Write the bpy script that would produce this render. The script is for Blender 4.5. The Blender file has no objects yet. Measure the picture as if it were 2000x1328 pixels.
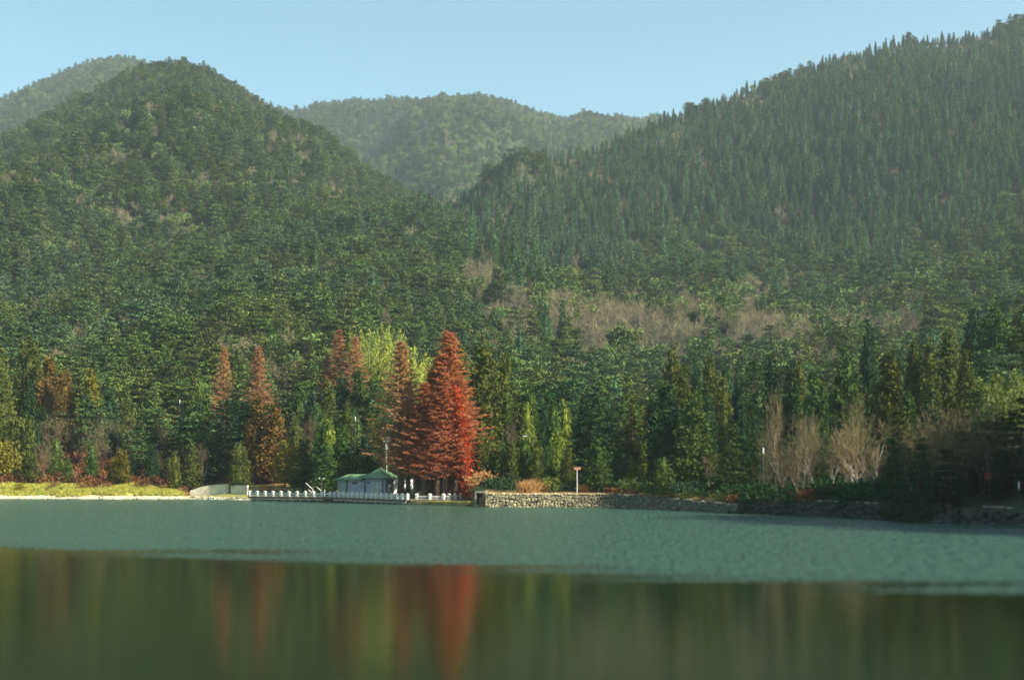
import bpy, math, random
import numpy as np
R = math.radians
SC = bpy.context.scene
COL = SC.collection
# ------------------------------------------------------------------ camera, sky, sun
F = 2600.0; HZ = 925.0; CH = 4.6          # focal length in photo pixels, horizon row, camera height
cam_d = bpy.data.cameras.new('camera'); cam = bpy.data.objects.new('camera', cam_d); COL.objects.link(cam)
cam.location = (0, 0, CH); cam.rotation_euler = (R(90), 0, 0)
cam_d.sensor_width = 36; cam_d.lens = F / 2000 * 36; cam_d.shift_y = (HZ - 664) / 2000
cam_d.clip_start = 0.5; cam_d.clip_end = 30000
cam_d.dof.use_dof = True; cam_d.dof.focus_distance = 320; cam_d.dof.aperture_fstop = 0.135
SC.camera = cam
SUN_EL, SUN_AZ = 36.0, 27.0               # degrees; azimuth measured from +X towards the camera
sdir = np.array([math.cos(R(SUN_EL)) * math.cos(R(SUN_AZ)), -math.cos(R(SUN_EL)) * math.sin(R(SUN_AZ)), math.sin(R(SUN_EL))])
w = bpy.data.worlds.new('World'); SC.world = w; w.use_nodes = True
nt = w.node_tree; bg = nt.nodes['Background']
sky = nt.nodes.new('ShaderNodeTexSky'); sky.sky_type = 'NISHITA'; sky.sun_disc = False
sky.sun_elevation = R(SUN_EL); sky.sun_rotation = math.atan2(sdir[0], sdir[1])
sky.air_density = 1.0; sky.dust_density = 1.6; sky.ozone_density = 1.2; sky.altitude = 900
tint = nt.nodes.new('ShaderNodeMix'); tint.data_type = 'RGBA'; tint.blend_type = 'MULTIPLY'; tint.inputs[0].default_value = 1
nt.links.new(sky.outputs[0], tint.inputs[6]); tint.inputs[7].default_value = (.86, 1.13, .97, 1); nt.links.new(tint.outputs[2], bg.inputs[0]); bg.inputs[1].default_value = 0.069
sl = bpy.data.lights.new('sun', 'SUN'); sl.energy = 5.0; sl.angle = R(0.5); sl.color = (1.0, 0.93, 0.80)
so = bpy.data.objects.new('sun', sl); COL.objects.link(so); so.location = (100, -60, 150)
so.rotation_euler = (R(90 - SUN_EL), 0, math.atan2(sdir[1], sdir[0]) + R(90))
SC.view_settings.view_transform = 'Standard'; SC.view_settings.look = 'None'
SC.view_settings.exposure = 1.55; SC.view_settings.gamma = 1.0; SC.view_settings.use_curve_mapping = False
SC.render.engine = 'CYCLES'
cy = SC.cycles; cy.max_bounces = 5; cy.diffuse_bounces = 2; cy.glossy_bounces = 2; cy.transmission_bounces = 3
cy.volume_bounces = 0; cy.transparent_max_bounces = 4; cy.use_denoising = True; cy.caustics_reflective = False; cy.caustics_refractive = False
cy.use_adaptive_sampling = True; cy.adaptive_threshold = 0.02

# ------------------------------------------------------------------ helpers
def P(px, py, D): return ((px - 1000) / F * D, D, CH + (HZ - py) / F * D)
def tag(o, label=None, cat=None, group=None, kind=None):
    if label: o['label'] = label
    if cat: o['category'] = cat
    if group: o['group'] = group
    if kind: o['kind'] = kind
    return o
def link(name, me, parent=None):
    o = bpy.data.objects.new(name, me); COL.objects.link(o)
    if parent: o.parent = parent
    return o
def empty(name, loc=(0, 0, 0), rz=0):
    o = bpy.data.objects.new(name, None); COL.objects.link(o); o.location = loc; o.rotation_euler = (0, 0, rz); o.empty_display_size = .5
    return o
def mk(name, V, Fc, mats, mi=None, smooth=False):
    me = bpy.data.meshes.new(name); me.from_pydata([tuple(map(float, v)) for v in V], [], [tuple(map(int, f)) for f in Fc])
    for m in (mats if isinstance(mats, (list, tuple)) else [mats]): me.materials.append(m)
    if mi is not None: me.polygons.foreach_set('material_index', np.asarray(mi, dtype=np.int32))
    if smooth: me.polygons.foreach_set('use_smooth', np.ones(len(me.polygons), dtype=bool))
    me.update(); return me
class MB:
    def __init__(s): s.V = []; s.F = []
    def add(s, V, Fc):
        n = len(s.V); s.V += [tuple(v) for v in V]; s.F += [tuple(i + n for i in f) for f in Fc]; return s
    def box(s, c, d, rz=0.0, taper=1.0):
        cx, cy_, cz = c; hx, hy, hz = d[0] / 2, d[1] / 2, d[2] / 2; V = []
        for z, t in ((-hz, 1), (hz, taper)):
            for x, y in ((-hx, -hy), (hx, -hy), (hx, hy), (-hx, hy)):
                X, Y = x * t, y * t
                V.append((cx + X * math.cos(rz) - Y * math.sin(rz), cy_ + X * math.sin(rz) + Y * math.cos(rz), cz + z))
        return s.add(V, [(3, 2, 1, 0), (4, 5, 6, 7), (0, 1, 5, 4), (1, 2, 6, 5), (2, 3, 7, 6), (3, 0, 4, 7)])
    def tube(s, pts, rad, k=6):
        V, Fc = tube_np(pts, rad, k); return s.add(V.tolist(), Fc.tolist())
    def build(s, name, mat, parent=None, smooth=False): return link(name, mk(name, s.V, s.F, mat, smooth=smooth), parent)
def tube_np(pts, rad, k=5):
    pts = np.asarray(pts, float); n = len(pts); rad = np.asarray(rad, float) * np.ones(n)
    V = []; Fc = []
    for i in range(n):
        t = pts[min(i + 1, n - 1)] - pts[max(i - 1, 0)]; t /= (np.linalg.norm(t) + 1e-9)
        a = np.cross(t, (0, 0, 1.0)) if abs(t[2]) < .9 else np.cross(t, (1.0, 0, 0)); a /= np.linalg.norm(a); b = np.cross(t, a)
        for j in range(k):
            q = 2 * math.pi * j / k; V.append(pts[i] + rad[i] * (math.cos(q) * a + math.sin(q) * b))
    for i in range(n - 1):
        for j in range(k):
            p, q = i * k + j, i * k + (j + 1) % k
            Fc += [(p, q, q + k), (p, q + k, p + k)]
    for j in range(1, k - 1): Fc.append(((n - 1) * k, (n - 1) * k + j, (n - 1) * k + j + 1))
    return np.array(V), np.array(Fc)
def unit(v): return v / (np.linalg.norm(v, axis=-1, keepdims=True) + 1e-9)
def leaves(Pc, U, Vv):                     # one triangle per leaf clump
    n = len(Pc); V = np.empty((n * 3, 3)); V[0::3] = Pc - U * .5; V[1::3] = Pc + U * .5; V[2::3] = Pc + Vv
    return V, np.arange(n * 3).reshape(n, 3)
def joinm(parts):
    V = []; Fc = []; n = 0
    for v, f in parts:
        if len(v) == 0: continue
        V.append(np.asarray(v)); Fc.append(np.asarray(f) + n); n += len(v)
    return np.concatenate(V), np.concatenate(Fc)
def vnoise(x, y, seed=0):                  # smooth value noise, about -1..1
    x = np.asarray(x, float); y = np.asarray(y, float)
    xi = np.floor(x).astype(np.int64); yi = np.floor(y).astype(np.int64); fx = x - xi; fy = y - yi
    fx = fx * fx * (3 - 2 * fx); fy = fy * fy * (3 - 2 * fy)
    def h(a, b):
        n = (a * 374761393 + b * 668265263 + seed * 1442695041) & 0x7fffffff
        n = ((n ^ (n >> 13)) * 1274126177) & 0x7fffffff
        return ((n ^ (n >> 16)) & 0xffff) / 32767.5 - 1
    return (h(xi, yi) * (1 - fx) + h(xi + 1, yi) * fx) * (1 - fy) + (h(xi, yi + 1) * (1 - fx) + h(xi + 1, yi + 1) * fx) * fy

# ------------------------------------------------------------------ materials
def newmat(name):
    m = bpy.data.materials.new(name); m.use_nodes = True; t = m.node_tree; t.nodes.clear()
    return m, t, t.nodes.new('ShaderNodeOutputMaterial')
def N(t, typ, **kw):
    n = t.nodes.new(typ)
    for k, v in kw.items(): setattr(n, k, v)
    return n
def ramp(t, src, stops):
    r = N(t, 'ShaderNodeValToRGB'); e = r.color_ramp.elements
    while len(e) < len(stops): e.new(.5)
    for i, (p, c) in enumerate(stops): e[i].position = p; e[i].color = (*c, 1) if len(c) == 3 else c
    t.links.new(src, r.inputs[0]); return r.outputs[0]
def foliage(name, a, b, trans=.13, var=.35, hue=.03, patch=None, scale=.9):
    m, t, out = newmat(name); L = t.links.new
    oi = N(t, 'ShaderNodeObjectInfo'); tc = N(t, 'ShaderNodeTexCoord'); geo = N(t, 'ShaderNodeNewGeometry')
    nz = N(t, 'ShaderNodeTexNoise'); nz.inputs['Scale'].default_value = scale; nz.inputs['Detail'].default_value = 3
    L(tc.outputs['Object'], nz.inputs['Vector'])
    col = ramp(t, nz.outputs[0], [(.35, a), (.65, b)])
    n2 = N(t, 'ShaderNodeTexNoise'); n2.inputs['Scale'].default_value = .013; n2.inputs['Detail'].default_value = 3
    L(geo.outputs['Position'], n2.inputs['Vector'])
    if patch:                               # stands of a slightly different green across the hillside
        mx = N(t, 'ShaderNodeMix', data_type='RGBA'); L(ramp(t, n2.outputs[0], [(.45, (0, 0, 0)), (.62, (1, 1, 1))]), mx.inputs[0])
        L(col, mx.inputs[6]); mx.inputs[7].default_value = (*patch, 1); col = mx.outputs[2]
    hs = N(t, 'ShaderNodeHueSaturation')
    mr = N(t, 'ShaderNodeMapRange'); mr.inputs[3].default_value = 1 - var; mr.inputs[4].default_value = 1 + var
    L(oi.outputs['Random'], mr.inputs[0]); L(mr.outputs[0], hs.inputs['Value'])
    ml = N(t, 'ShaderNodeMath', operation='MULTIPLY'); ml.inputs[1].default_value = 7.31; L(oi.outputs['Random'], ml.inputs[0])
    fr = N(t, 'ShaderNodeMath', operation='FRACT'); L(ml.outputs[0], fr.inputs[0])
    mh = N(t, 'ShaderNodeMapRange'); mh.inputs[3].default_value = .5 - hue; mh.inputs[4].default_value = .5 + hue
    L(fr.outputs[0], mh.inputs[0]); L(mh.outputs[0], hs.inputs['Hue']); L(col, hs.inputs['Color'])
    d = N(t, 'ShaderNodeBsdfDiffuse'); tr = N(t, 'ShaderNodeBsdfTranslucent'); mix = N(t, 'ShaderNodeMixShader'); mix.inputs[0].default_value = trans
    L(hs.outputs[0], d.inputs[0]); L(hs.outputs[0], tr.inputs[0]); L(d.outputs[0], mix.inputs[1]); L(tr.outputs[0], mix.inputs[2]); L(mix.outputs[0], out.inputs[0])
    return m
def solid(name, a, b=None, rough=.8, scale=3.0, bump=0.0, rand=0.0, metal=0.0):
    m, t, out = newmat(name); L = t.links.new
    p = N(t, 'ShaderNodeBsdfPrincipled'); p.inputs['Roughness'].default_value = rough; p.inputs['Metallic'].default_value = metal
    tc = N(t, 'ShaderNodeTexCoord'); nz = N(t, 'ShaderNodeTexNoise'); nz.inputs['Scale'].default_value = scale; nz.inputs['Detail'].default_value = 5
    L(tc.outputs['Object'], nz.inputs['Vector'])
    col = ramp(t, nz.outputs[0], [(.3, a), (.7, b or tuple(x * .75 for x in a))])
    if rand:
        oi = N(t, 'ShaderNodeObjectInfo'); hs = N(t, 'ShaderNodeHueSaturation'); mr = N(t, 'ShaderNodeMapRange')
        mr.inputs[3].default_value = 1 - rand; mr.inputs[4].default_value = 1 + rand; L(oi.outputs['Random'], mr.inputs[0]); L(mr.outputs[0], hs.inputs['Value']); L(col, hs.inputs['Color']); col = hs.outputs[0]
    L(col, p.inputs['Base Color'])
    if bump:
        bm = N(t, 'ShaderNodeBump'); bm.inputs['Strength'].default_value = bump; L(nz.outputs[0], bm.inputs['Height']); L(bm.outputs[0], p.inputs['Normal'])
    L(p.outputs[0], out.inputs[0]); return m
M = {}
M['pine'] = foliage('pine_needles', (.055, .092, .026), (.145, .182, .044), trans=.08, patch=(.080, .125, .055))
M['spire'] = foliage('cryptomeria_needles', (.032, .072, .032), (.072, .118, .036), hue=.03, trans=.08, patch=(.048, .090, .045))
M['far'] = foliage('far_needles', (.065, .110, .035), (.120, .150, .040), hue=.03)
M['green'] = foliage('green_needles', (.034, .068, .018), (.088, .128, .028), var=.2, hue=.015)
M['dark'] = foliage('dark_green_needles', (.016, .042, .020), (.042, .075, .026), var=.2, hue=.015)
M['olive'] = foliage('olive_needles', (.038, .058, .015), (.115, .122, .024), var=.2, hue=.01)
M['golden'] = foliage('golden_needles', (.080, .082, .012), (.185, .150, .020), var=.2, hue=.01)
M['amber'] = foliage('amber_needles', (.065, .058, .014), (.190, .105, .024), var=.2, hue=.01)
M['lime'] = foliage('lime_needles', (.080, .115, .020), (.180, .210, .032), var=.15, hue=.01)
M['bamboo'] = foliage('bamboo_leaves', (.180, .235, .030), (.350, .370, .070), var=.2, hue=.02, trans=.4)
M['rust'] = foliage('rusty_needles', (.340, .160, .070), (.500, .270, .125), var=.15, hue=.01, trans=.45)
M['red'] = foliage('red_needles', (.350, .115, .045), (.475, .190, .080), var=.15, hue=.01, trans=.48)
M['scarlet'] = foliage('scarlet_leaves', (.440, .068, .020), (.540, .120, .030), var=.1, hue=.01, trans=.4)
M['brown'] = foliage('brown_twigs', (.085, .066, .036), (.155, .125, .070), var=.25, hue=.02, trans=.1)
M['tan'] = foliage('tan_twigs', (.130, .108, .055), (.220, .180, .095), var=.2, hue=.02, trans=.1)
M['winter'] = foliage('winter_twigs', (.140, .122, .068), (.225, .195, .110), var=.3, hue=.02, trans=.1)
M['redbush'] = foliage('red_brown_leaves', (.120, .058, .028), (.250, .120, .045), var=.35, hue=.02)
M['drygrass'] = foliage('dry_reed_blades', (.330, .180, .060), (.480, .300, .110), var=.2, hue=.01)
M['grass'] = foliage('yellow_grass_blades', (.200, .215, .035), (.480, .430, .090), var=.3, hue=.02)
M['bark'] = solid('dark_bark', (.040, .028, .020), (.085, .062, .045), .9, 2, .5)
M['redbark'] = solid('red_brown_bark', (.060, .030, .020), (.120, .065, .040), .9, 2, .5)
M['palebark'] = solid('pale_bark', (.220, .190, .140), (.340, .300, .225), .85, 2, .3)
M['greybark'] = solid('grey_bark', (.130, .100, .080), (.220, .180, .140), .9, 2, .3)
M['brownbark'] = solid('brown_bark', (.085, .062, .045), (.140, .105, .075), .9, 2, .3)
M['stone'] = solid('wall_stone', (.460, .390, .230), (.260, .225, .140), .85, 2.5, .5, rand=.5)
M['mortar'] = solid('wall_core', (.110, .095, .065), (.060, .052, .038), .95, 3, .5)
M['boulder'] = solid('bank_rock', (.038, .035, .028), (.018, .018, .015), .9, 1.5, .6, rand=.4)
M['white'] = solid('white_painted_concrete', (.80, .77, .70), (.62, .60, .54), .7, 1.2, .1)
M['cream'] = solid('cream_plaster', (.66, .60, .44), (.42, .38, .27), .8, .8, .2)
M['concrete'] = solid('grey_concrete', (.300, .270, .210), (.170, .150, .120), .85, 1.5, .3)
M['quay'] = solid('quay_edge', (.200, .130, .075), (.090, .060, .040), .85, 1.2, .3)
M['opening_dark'] = solid('dark_opening', (.012, .012, .012), (.006, .006, .006), .95)
M['wallblue'] = solid('blue_grey_paint', (.340, .380, .415), (.270, .305, .340), .7, 1.5, .08)
M['wallgreen'] = solid('grey_green_paint', (.270, .330, .285), (.210, .260, .225), .7, 1.5, .08)
M['trim'] = solid('dark_blue_trim', (.050, .070, .090), (.040, .055, .075), .6)
M['roof'] = solid('green_roof_sheet', (.095, .180, .085), (.130, .215, .100), .55, 1.0, .1)
M['roof2'] = solid('green_ridge_cap', (.070, .160, .105), (.055, .130, .085), .5)
M['mull'] = solid('pale_green_window_bar', (.60, .72, .58), (.52, .64, .50), .5)
M['curtain'] = solid('pale_glass', (.340, .400, .360), (.240, .300, .280), .15, 2.0)
M['metal'] = solid('white_metal', (.72, .72, .70), (.60, .60, .58), .4)
M['greymetal'] = solid('grey_metal', (.25, .26, .26), (.18, .19, .19), .5)
M['polemetal'] = solid('weathered_pole', (.06, .06, .055), (.04, .04, .035), .6)
M['teal'] = solid('teal_sign_board', (.060, .260, .230), (.100, .360, .320), .5, 3)
M['redpaint'] = solid('red_paint', (.45, .06, .04), (.30, .04, .03), .6)
M['orange'] = solid('orange_brown_board', (.42, .17, .08), (.30, .12, .06), .7)

# ------------------------------------------------------------------ terrain
def ip(px, tab): a = np.array(sorted(tab.items()), float); return np.interp(px, a[:, 0], a[:, 1])
def shoreD(px):
    d = ip(px, {-3000: 300, -700: 262, 0: 246, 300: 243, 370: 243, 480: 232, 620: 222, 700: 213, 795: 198, 925: 190, 945: 184, 1070: 182.5, 1200: 180.5, 1300: 170, 1400: 158,
                  1500: 149, 1600: 142, 1740: 131, 1880: 122, 2000: 114, 2600: 85, 3500: 56, 4900: 38, 7500: 25})
    return d + np.where((px < 340) | (px > 1450), .9 * vnoise(px / 23., 0 * px, 5), 0)
def height(x, y):
    x = np.asarray(x, float); y = np.maximum(np.asarray(y, float), 1.0); px = 1000 + F * x / y
    sD = shoreD(px)
    za = ip(px, {-700: .4, 345: .4, 372: .45, 480: .45, 930: .6, 945: 1.85, 1180: 1.85, 1380: 1.4, 1450: .7, 2000: .8, 7000: 1})
    sa = ip(px, {-700: .8, 480: .8, 930: 1.0, 946: .5, 1400: .6, 1450: 1.2, 7000: 1.2})
    zb = ip(px, {-700: 2.1, 300: 2.0, 350: 1.1, 372: .8, 480: .8, 930: .8, 946: 2.0, 1180: 1.95, 1400: 1.6, 2000: 1.5, 7000: 3})
    sb = ip(px, {-700: 8, 300: 8, 480: 9, 930: 9, 946: 2.5, 1400: 2.5, 7000: 4})
    D2 = ip(px, {-700: 300, 0: 290, 230: 285, 480: 272, 640: 265, 880: 255, 1000: 245, 1200: 235, 1500: 212, 1750: 195, 2000: 175, 2600: 140, 3500: 105, 7500: 70})
    z2 = ip(px, {-700: 9, 0: 9, 230: 8.4, 480: 6.5, 640: 5, 880: 4.5, 1000: 5, 1200: 5, 1500: 3.4, 1750: 4, 2000: 6, 2600: 14, 7500: 20})
    py3 = ip(px, {-700: 780, 0: 790, 340: 790, 500: 790, 700: 780, 880: 800, 1010: 805, 1200: 820, 1500: 820, 1750: 780, 2000: 730, 2600: 640, 7500: 600})
    py4 = ip(px, {-700: 640, 0: 630, 340: 610, 500: 615, 700: 640, 880: 660, 1010: 665, 1200: 685, 1500: 660, 1750: 610, 2000: 530, 2600: 470, 7500: 450})
    py5 = ip(px, {-700: 520, 0: 440, 340: 380, 500: 400, 700: 455, 880: 535, 1010: 500, 1200: 500, 1500: 440, 1750: 375, 2000: 290, 2600: 240, 7500: 300})
    D6 = ip(px, {-700: 1150, 0: 1150, 340: 1300, 600: 1280, 800: 1150, 880: 1020, 1010: 960, 1300: 1060, 1600: 1150, 2000: 1120, 7500: 1100})
    py6 = ip(px, {-700: 470, 0: 285, 150: 205, 250: 150, 290: 137, 340: 130, 380: 134, 410: 148, 440: 166, 500: 204, 550: 238, 600: 270, 700: 330, 800: 390, 860: 428, 890: 420, 930: 372, 980: 325,
                    1010: 308, 1080: 312, 1150: 298, 1300: 240, 1400: 205, 1500: 166, 1600: 133, 1700: 106, 1750: 94, 1850: 86, 1920: 72, 1970: 55, 2000: 38, 2300: -30, 3000: 60, 7500: 200})
    z6 = CH + (HZ - py6) / F * D6; D7 = D6 + 260
    fz7 = ip(px, {-700: .8, 500: .8, 760: .9, 870: 1.22, 920: 1.1, 1010: .8, 7500: .8}); z7 = z6 * fz7
    D8 = 2400.
    py8 = ip(px, {-700: 330, -200: 250, 0: 200, 100: 155, 190: 122, 240: 122, 290: 132, 400: 170, 500: 205, 570: 225, 620: 212, 700: 203, 760: 203, 830: 211, 880: 207, 940: 196, 990: 211,
                    1050: 233, 1130: 246, 1200: 248, 1280: 236, 1400: 250, 2000: 250, 7500: 300})
    z8 = CH + (HZ - py8) / F * D8
    Ds = [sD - 30, sD - 1.0, sD, sD + sa, sD + sb, D2, 350 + 0 * px, 520 + 0 * px, 800 + 0 * px, D6, D7, D8 + 0 * px, 3200 + 0 * px]
    Zs = [-4 + 0 * px, -1.2 + 0 * px, -.15 + 0 * px, za, zb, z2, CH + (HZ - py3) / F * 350, CH + (HZ - py4) / F * 520, CH + (HZ - py5) / F * 800, z6, z7, z8, z8 * .7]
    z = np.where(y <= Ds[0], -4., 0.)
    for i in range(len(Ds) - 1):
        a, b = Ds[i], np.maximum(Ds[i + 1], Ds[i] + .01); t = np.clip((y - a) / (b - a), 0, 1)
        z = np.where((y > a) & (y <= b), Zs[i] + (Zs[i + 1] - Zs[i]) * t, z)
    z = np.where(y > 3200, Zs[-1], z)
    # spurs and gullies
    amp = np.clip((y - 300) / 500, 0, 1); rid = np.where(y > D6, np.exp(-((y - D6) / 130) ** 2), np.exp(-((y - D6) / 230) ** 2)) * .98 + np.exp(-((y - 2400) / 260) ** 2) * .9
    n = 34 * (1 - 2 * np.abs(vnoise(x / 120 + .4 * vnoise(y / 300, 0 * y, 3), y / 330, 1))) + 11 * vnoise(x / 55, y / 90, 2)
    z = z + n * amp * (1 - rid) * np.where(y > 1500, 1.5, 1.0) + np.where(y > sD + 3, .25 * vnoise(x / 4, y / 6, 7), 0)
    east = 46 * np.exp(-((x - 108) / 27) ** 2 - ((y - 92) / 42) ** 2); z = z + east * np.clip((y - sD) / 12, 0, 1)
    return z
def hz1(x, y): return float(height(np.array([x]), np.array([y]))[0])
def proj(x, y, z): return 1000 + F * x / y, HZ - F * (z - CH) / y

pxs = np.concatenate([np.linspace(-700, -60, 30), np.arange(-50, 2051, 5.), np.linspace(2080, 2600, 30), np.linspace(2640, 7000, 70)])
ss = np.concatenate([[-30, -8, -1, 0], np.arange(.4, 3, .4), np.arange(3, 12, 1.), np.arange(12, 60, 2.5), np.geomspace(60, 2900, 190)])
PX, S = np.meshgrid(pxs, ss); SD = shoreD(PX); Dg = SD + S; X = (PX - 1000) / F * Dg; Z = height(X, Dg)
nv, nu = PX.shape
V = np.stack([X, Dg, Z], -1).reshape(-1, 3)
idx = np.arange(nu * nv).reshape(nv, nu)
Fq = np.stack([idx[:-1, :-1], idx[:-1, 1:], idx[1:, 1:], idx[1:, :-1]], -1).reshape(-1, 4)
me = bpy.data.meshes.new('hillside'); me.vertices.add(len(V)); me.vertices.foreach_set('co', V.ravel())
me.loops.add(Fq.size); me.loops.foreach_set('vertex_index', Fq.ravel().astype(np.int32)); me.polygons.add(len(Fq))
me.polygons.foreach_set('loop_start', np.arange(0, Fq.size, 4, dtype=np.int32)); me.update(calc_edges=True); me.polygons.foreach_set('use_smooth', np.ones(len(Fq), bool))
# ground cover as a vertex colour: forest floor, leaf litter, grass bank, trodden terrace
def g(v, a, b): return np.clip((v - a) / (b - a), 0, 1)
cf = np.ones(PX.shape + (3,)) * np.array([.032, .038, .018])
lit = (1 - g(PX, 560, 640)) * (1 - g(S, 50, 80)); cf = cf * (1 - lit[..., None]) + lit[..., None] * np.array([.16, .062, .035])
mid = g(PX, 900, 950) * (1 - g(S, 4, 12)) * (1 - g(PX, 1350, 1420)); cf = cf * (1 - mid[..., None]) + mid[..., None] * np.array([.20, .13, .05])
gr = (1 - g(PX, 340, 372)) * g(S, .2, 1.5) * (1 - g(S, 9, 11)); cf = cf * (1 - gr[..., None]) + gr[..., None] * np.array([.34, .31, .06])
ed = (1 - g(PX, 480, 500)) * (1 - g(S, 1.0, 2.4)); cf = cf * (1 - ed[..., None]) + ed[..., None] * np.array([.52, .42, .26])
tr_ = g(PX, 372, 400) * (1 - g(PX, 925, 935)) * (1 - g(S, 16, 22)) * g(S, .5, 2); cf = cf * (1 - tr_[..., None]) + tr_[..., None] * np.array([.20, .20, .055])
ca = me.color_attributes.new('cover', 'FLOAT_COLOR', 'POINT')
ca.data.foreach_set('color', np.concatenate([cf, np.ones(PX.shape + (1,))], -1).ravel())
m, t, out = newmat('hillside_ground'); L = t.links.new
p = N(t, 'ShaderNodeBsdfPrincipled'); p.inputs['Roughness'].default_value = .95; p.inputs['Specular IOR Level'].default_value = .1
at = N(t, 'ShaderNodeAttribute', attribute_name='cover'); geo = N(t, 'ShaderNodeNewGeometry')
nz = N(t, 'ShaderNodeTexNoise'); nz.inputs['Scale'].default_value = .8; nz.inputs['Detail'].default_value = 8; L(geo.outputs['Position'], nz.inputs['Vector'])
hs = N(t, 'ShaderNodeHueSaturation'); mr = N(t, 'ShaderNodeMapRange'); mr.inputs[1].default_value = .3; mr.inputs[2].default_value = .7; mr.inputs[3].default_value = .5; mr.inputs[4].default_value = 1.5
L(nz.outputs[0], mr.inputs[0]); L(mr.outputs[0], hs.inputs['Value']); L(at.outputs['Color'], hs.inputs['Color']); L(hs.outputs[0], p.inputs['Base Color'])
bm = N(t, 'ShaderNodeBump'); bm.inputs['Strength'].default_value = .6; bm.inputs['Distance'].default_value = .3; L(nz.outputs[0], bm.inputs['Height']); L(bm.outputs[0], p.inputs['Normal'])
L(p.outputs[0], out.inputs[0]); me.materials.append(m)
ter = link('hills', me); tag(ter, 'wooded mountain slopes rising from the lake shore', kind='structure')

# ------------------------------------------------------------------ lake
lake = MB().add([(-7500, -7500, 0), (7500, -7500, 0), (7500, 3000, 0), (-7500, 3000, 0)], [(0, 1, 2, 3)])
m, t, out = newmat('lake_water'); L = t.links.new
p = N(t, 'ShaderNodeBsdfPrincipled'); p.inputs['Base Color'].default_value = (.010, .024, .008, 1); p.inputs['IOR'].default_value = 1.33
geo = N(t, 'ShaderNodeNewGeometry'); sx = N(t, 'ShaderNodeSeparateXYZ'); L(geo.outputs['Position'], sx.inputs[0])
# wind-ruffled water beyond a slanting line, calm water before it
mp = N(t, 'ShaderNodeMapping'); mp.inputs['Scale'].default_value = (.05, .22, 1); L(geo.outputs['Position'], mp.inputs[0])
nb = N(t, 'ShaderNodeTexNoise'); nb.inputs['Scale'].default_value = 1; nb.inputs['Detail'].default_value = 7; L(mp.outputs[0], nb.inputs['Vector'])
a1 = N(t, 'ShaderNodeMath', operation='MULTIPLY_ADD'); L(sx.outputs[0], a1.inputs[0]); a1.inputs[1].default_value = .60; L(sx.outputs[1], a1.inputs[2])
a2 = N(t, 'ShaderNodeMath', operation='MULTIPLY_ADD'); L(nb.outputs[0], a2.inputs[0]); a2.inputs[1].default_value = 40; L(a1.outputs[0], a2.inputs[2])
band = N(t, 'ShaderNodeMapRange', interpolation_type='SMOOTHSTEP'); band.inputs[1].default_value = 78; band.inputs[2].default_value = 94; L(a2.outputs[0], band.inputs[0])
mr_ = N(t, 'ShaderNodeMapping'); mr_.inputs['Scale'].default_value = (4.5, .55, 1); L(geo.outputs['Position'], mr_.inputs[0])
nr_ = N(t, 'ShaderNodeTexNoise'); nr_.inputs['Scale'].default_value = 1.0; nr_.inputs['Detail'].default_value = 3; L(mr_.outputs[0], nr_.inputs['Vector'])
rz = N(t, 'ShaderNodeMapRange'); rz.inputs[1].default_value = .46; rz.inputs[2].default_value = .55; rz.inputs[3].default_value = .14; rz.inputs[4].default_value = .74; L(nr_.outputs[0], rz.inputs[0])
rr = N(t, 'ShaderNodeMix'); L(band.outputs[0], rr.inputs[0]); rr.inputs[2].default_value = .075; L(rz.outputs[0], rr.inputs[3]); L(rr.outputs[0], p.inputs['Roughness'])
mw = N(t, 'ShaderNodeMapping'); mw.inputs['Scale'].default_value = (1.2, 1.6, 1); L(geo.outputs['Position'], mw.inputs[0])
nw = N(t, 'ShaderNodeTexNoise'); nw.inputs['Scale'].default_value = 1.0; nw.inputs['Detail'].default_value = 4; L(mw.outputs[0], nw.inputs['Vector'])
bs = N(t, 'ShaderNodeMapRange'); bs.inputs[3].default_value = .06; bs.inputs[4].default_value = .55; L(band.outputs[0], bs.inputs[0])
bm = N(t, 'ShaderNodeBump'); bm.inputs['Distance'].default_value = .25; L(bs.outputs[0], bm.inputs['Strength']); mg = N(t, 'ShaderNodeMapping'); mg.inputs['Scale'].default_value = (1.6, .22, 1); L(geo.outputs['Position'], mg.inputs[0])
ng_ = N(t, 'ShaderNodeTexNoise'); ng_.inputs['Scale'].default_value = 1.0; ng_.inputs['Detail'].default_value = 5; ng_.inputs['Roughness'].default_value = .7; L(mg.outputs[0], ng_.inputs['Vector'])
gm = N(t, 'ShaderNodeMath', operation='MULTIPLY'); L(ng_.outputs[0], gm.inputs[0]); L(band.outputs[0], gm.inputs[1])
ga = N(t, 'ShaderNodeMath', operation='MULTIPLY_ADD'); L(gm.outputs[0], ga.inputs[0]); ga.inputs[1].default_value = 3.0; L(nw.outputs[0], ga.inputs[2]); L(ga.outputs[0], bm.inputs['Height']); L(bm.outputs[0], p.inputs['Normal'])
cm = N(t, 'ShaderNodeMix', data_type='RGBA'); L(band.outputs[0], cm.inputs[0]); cm.inputs[6].default_value = (.006, .010, .002, 1); cm.inputs[7].default_value = (.020, .056, .036, 1); L(cm.outputs[2], p.inputs['Base Color'])  # ruffled water's lighter base colour has the sky's sheen painted in
L(p.outputs[0], out.inputs[0])
tag(lake.build('lake_water', m), 'green lake, wind-ruffled beyond and calm in front', kind='structure')

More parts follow.
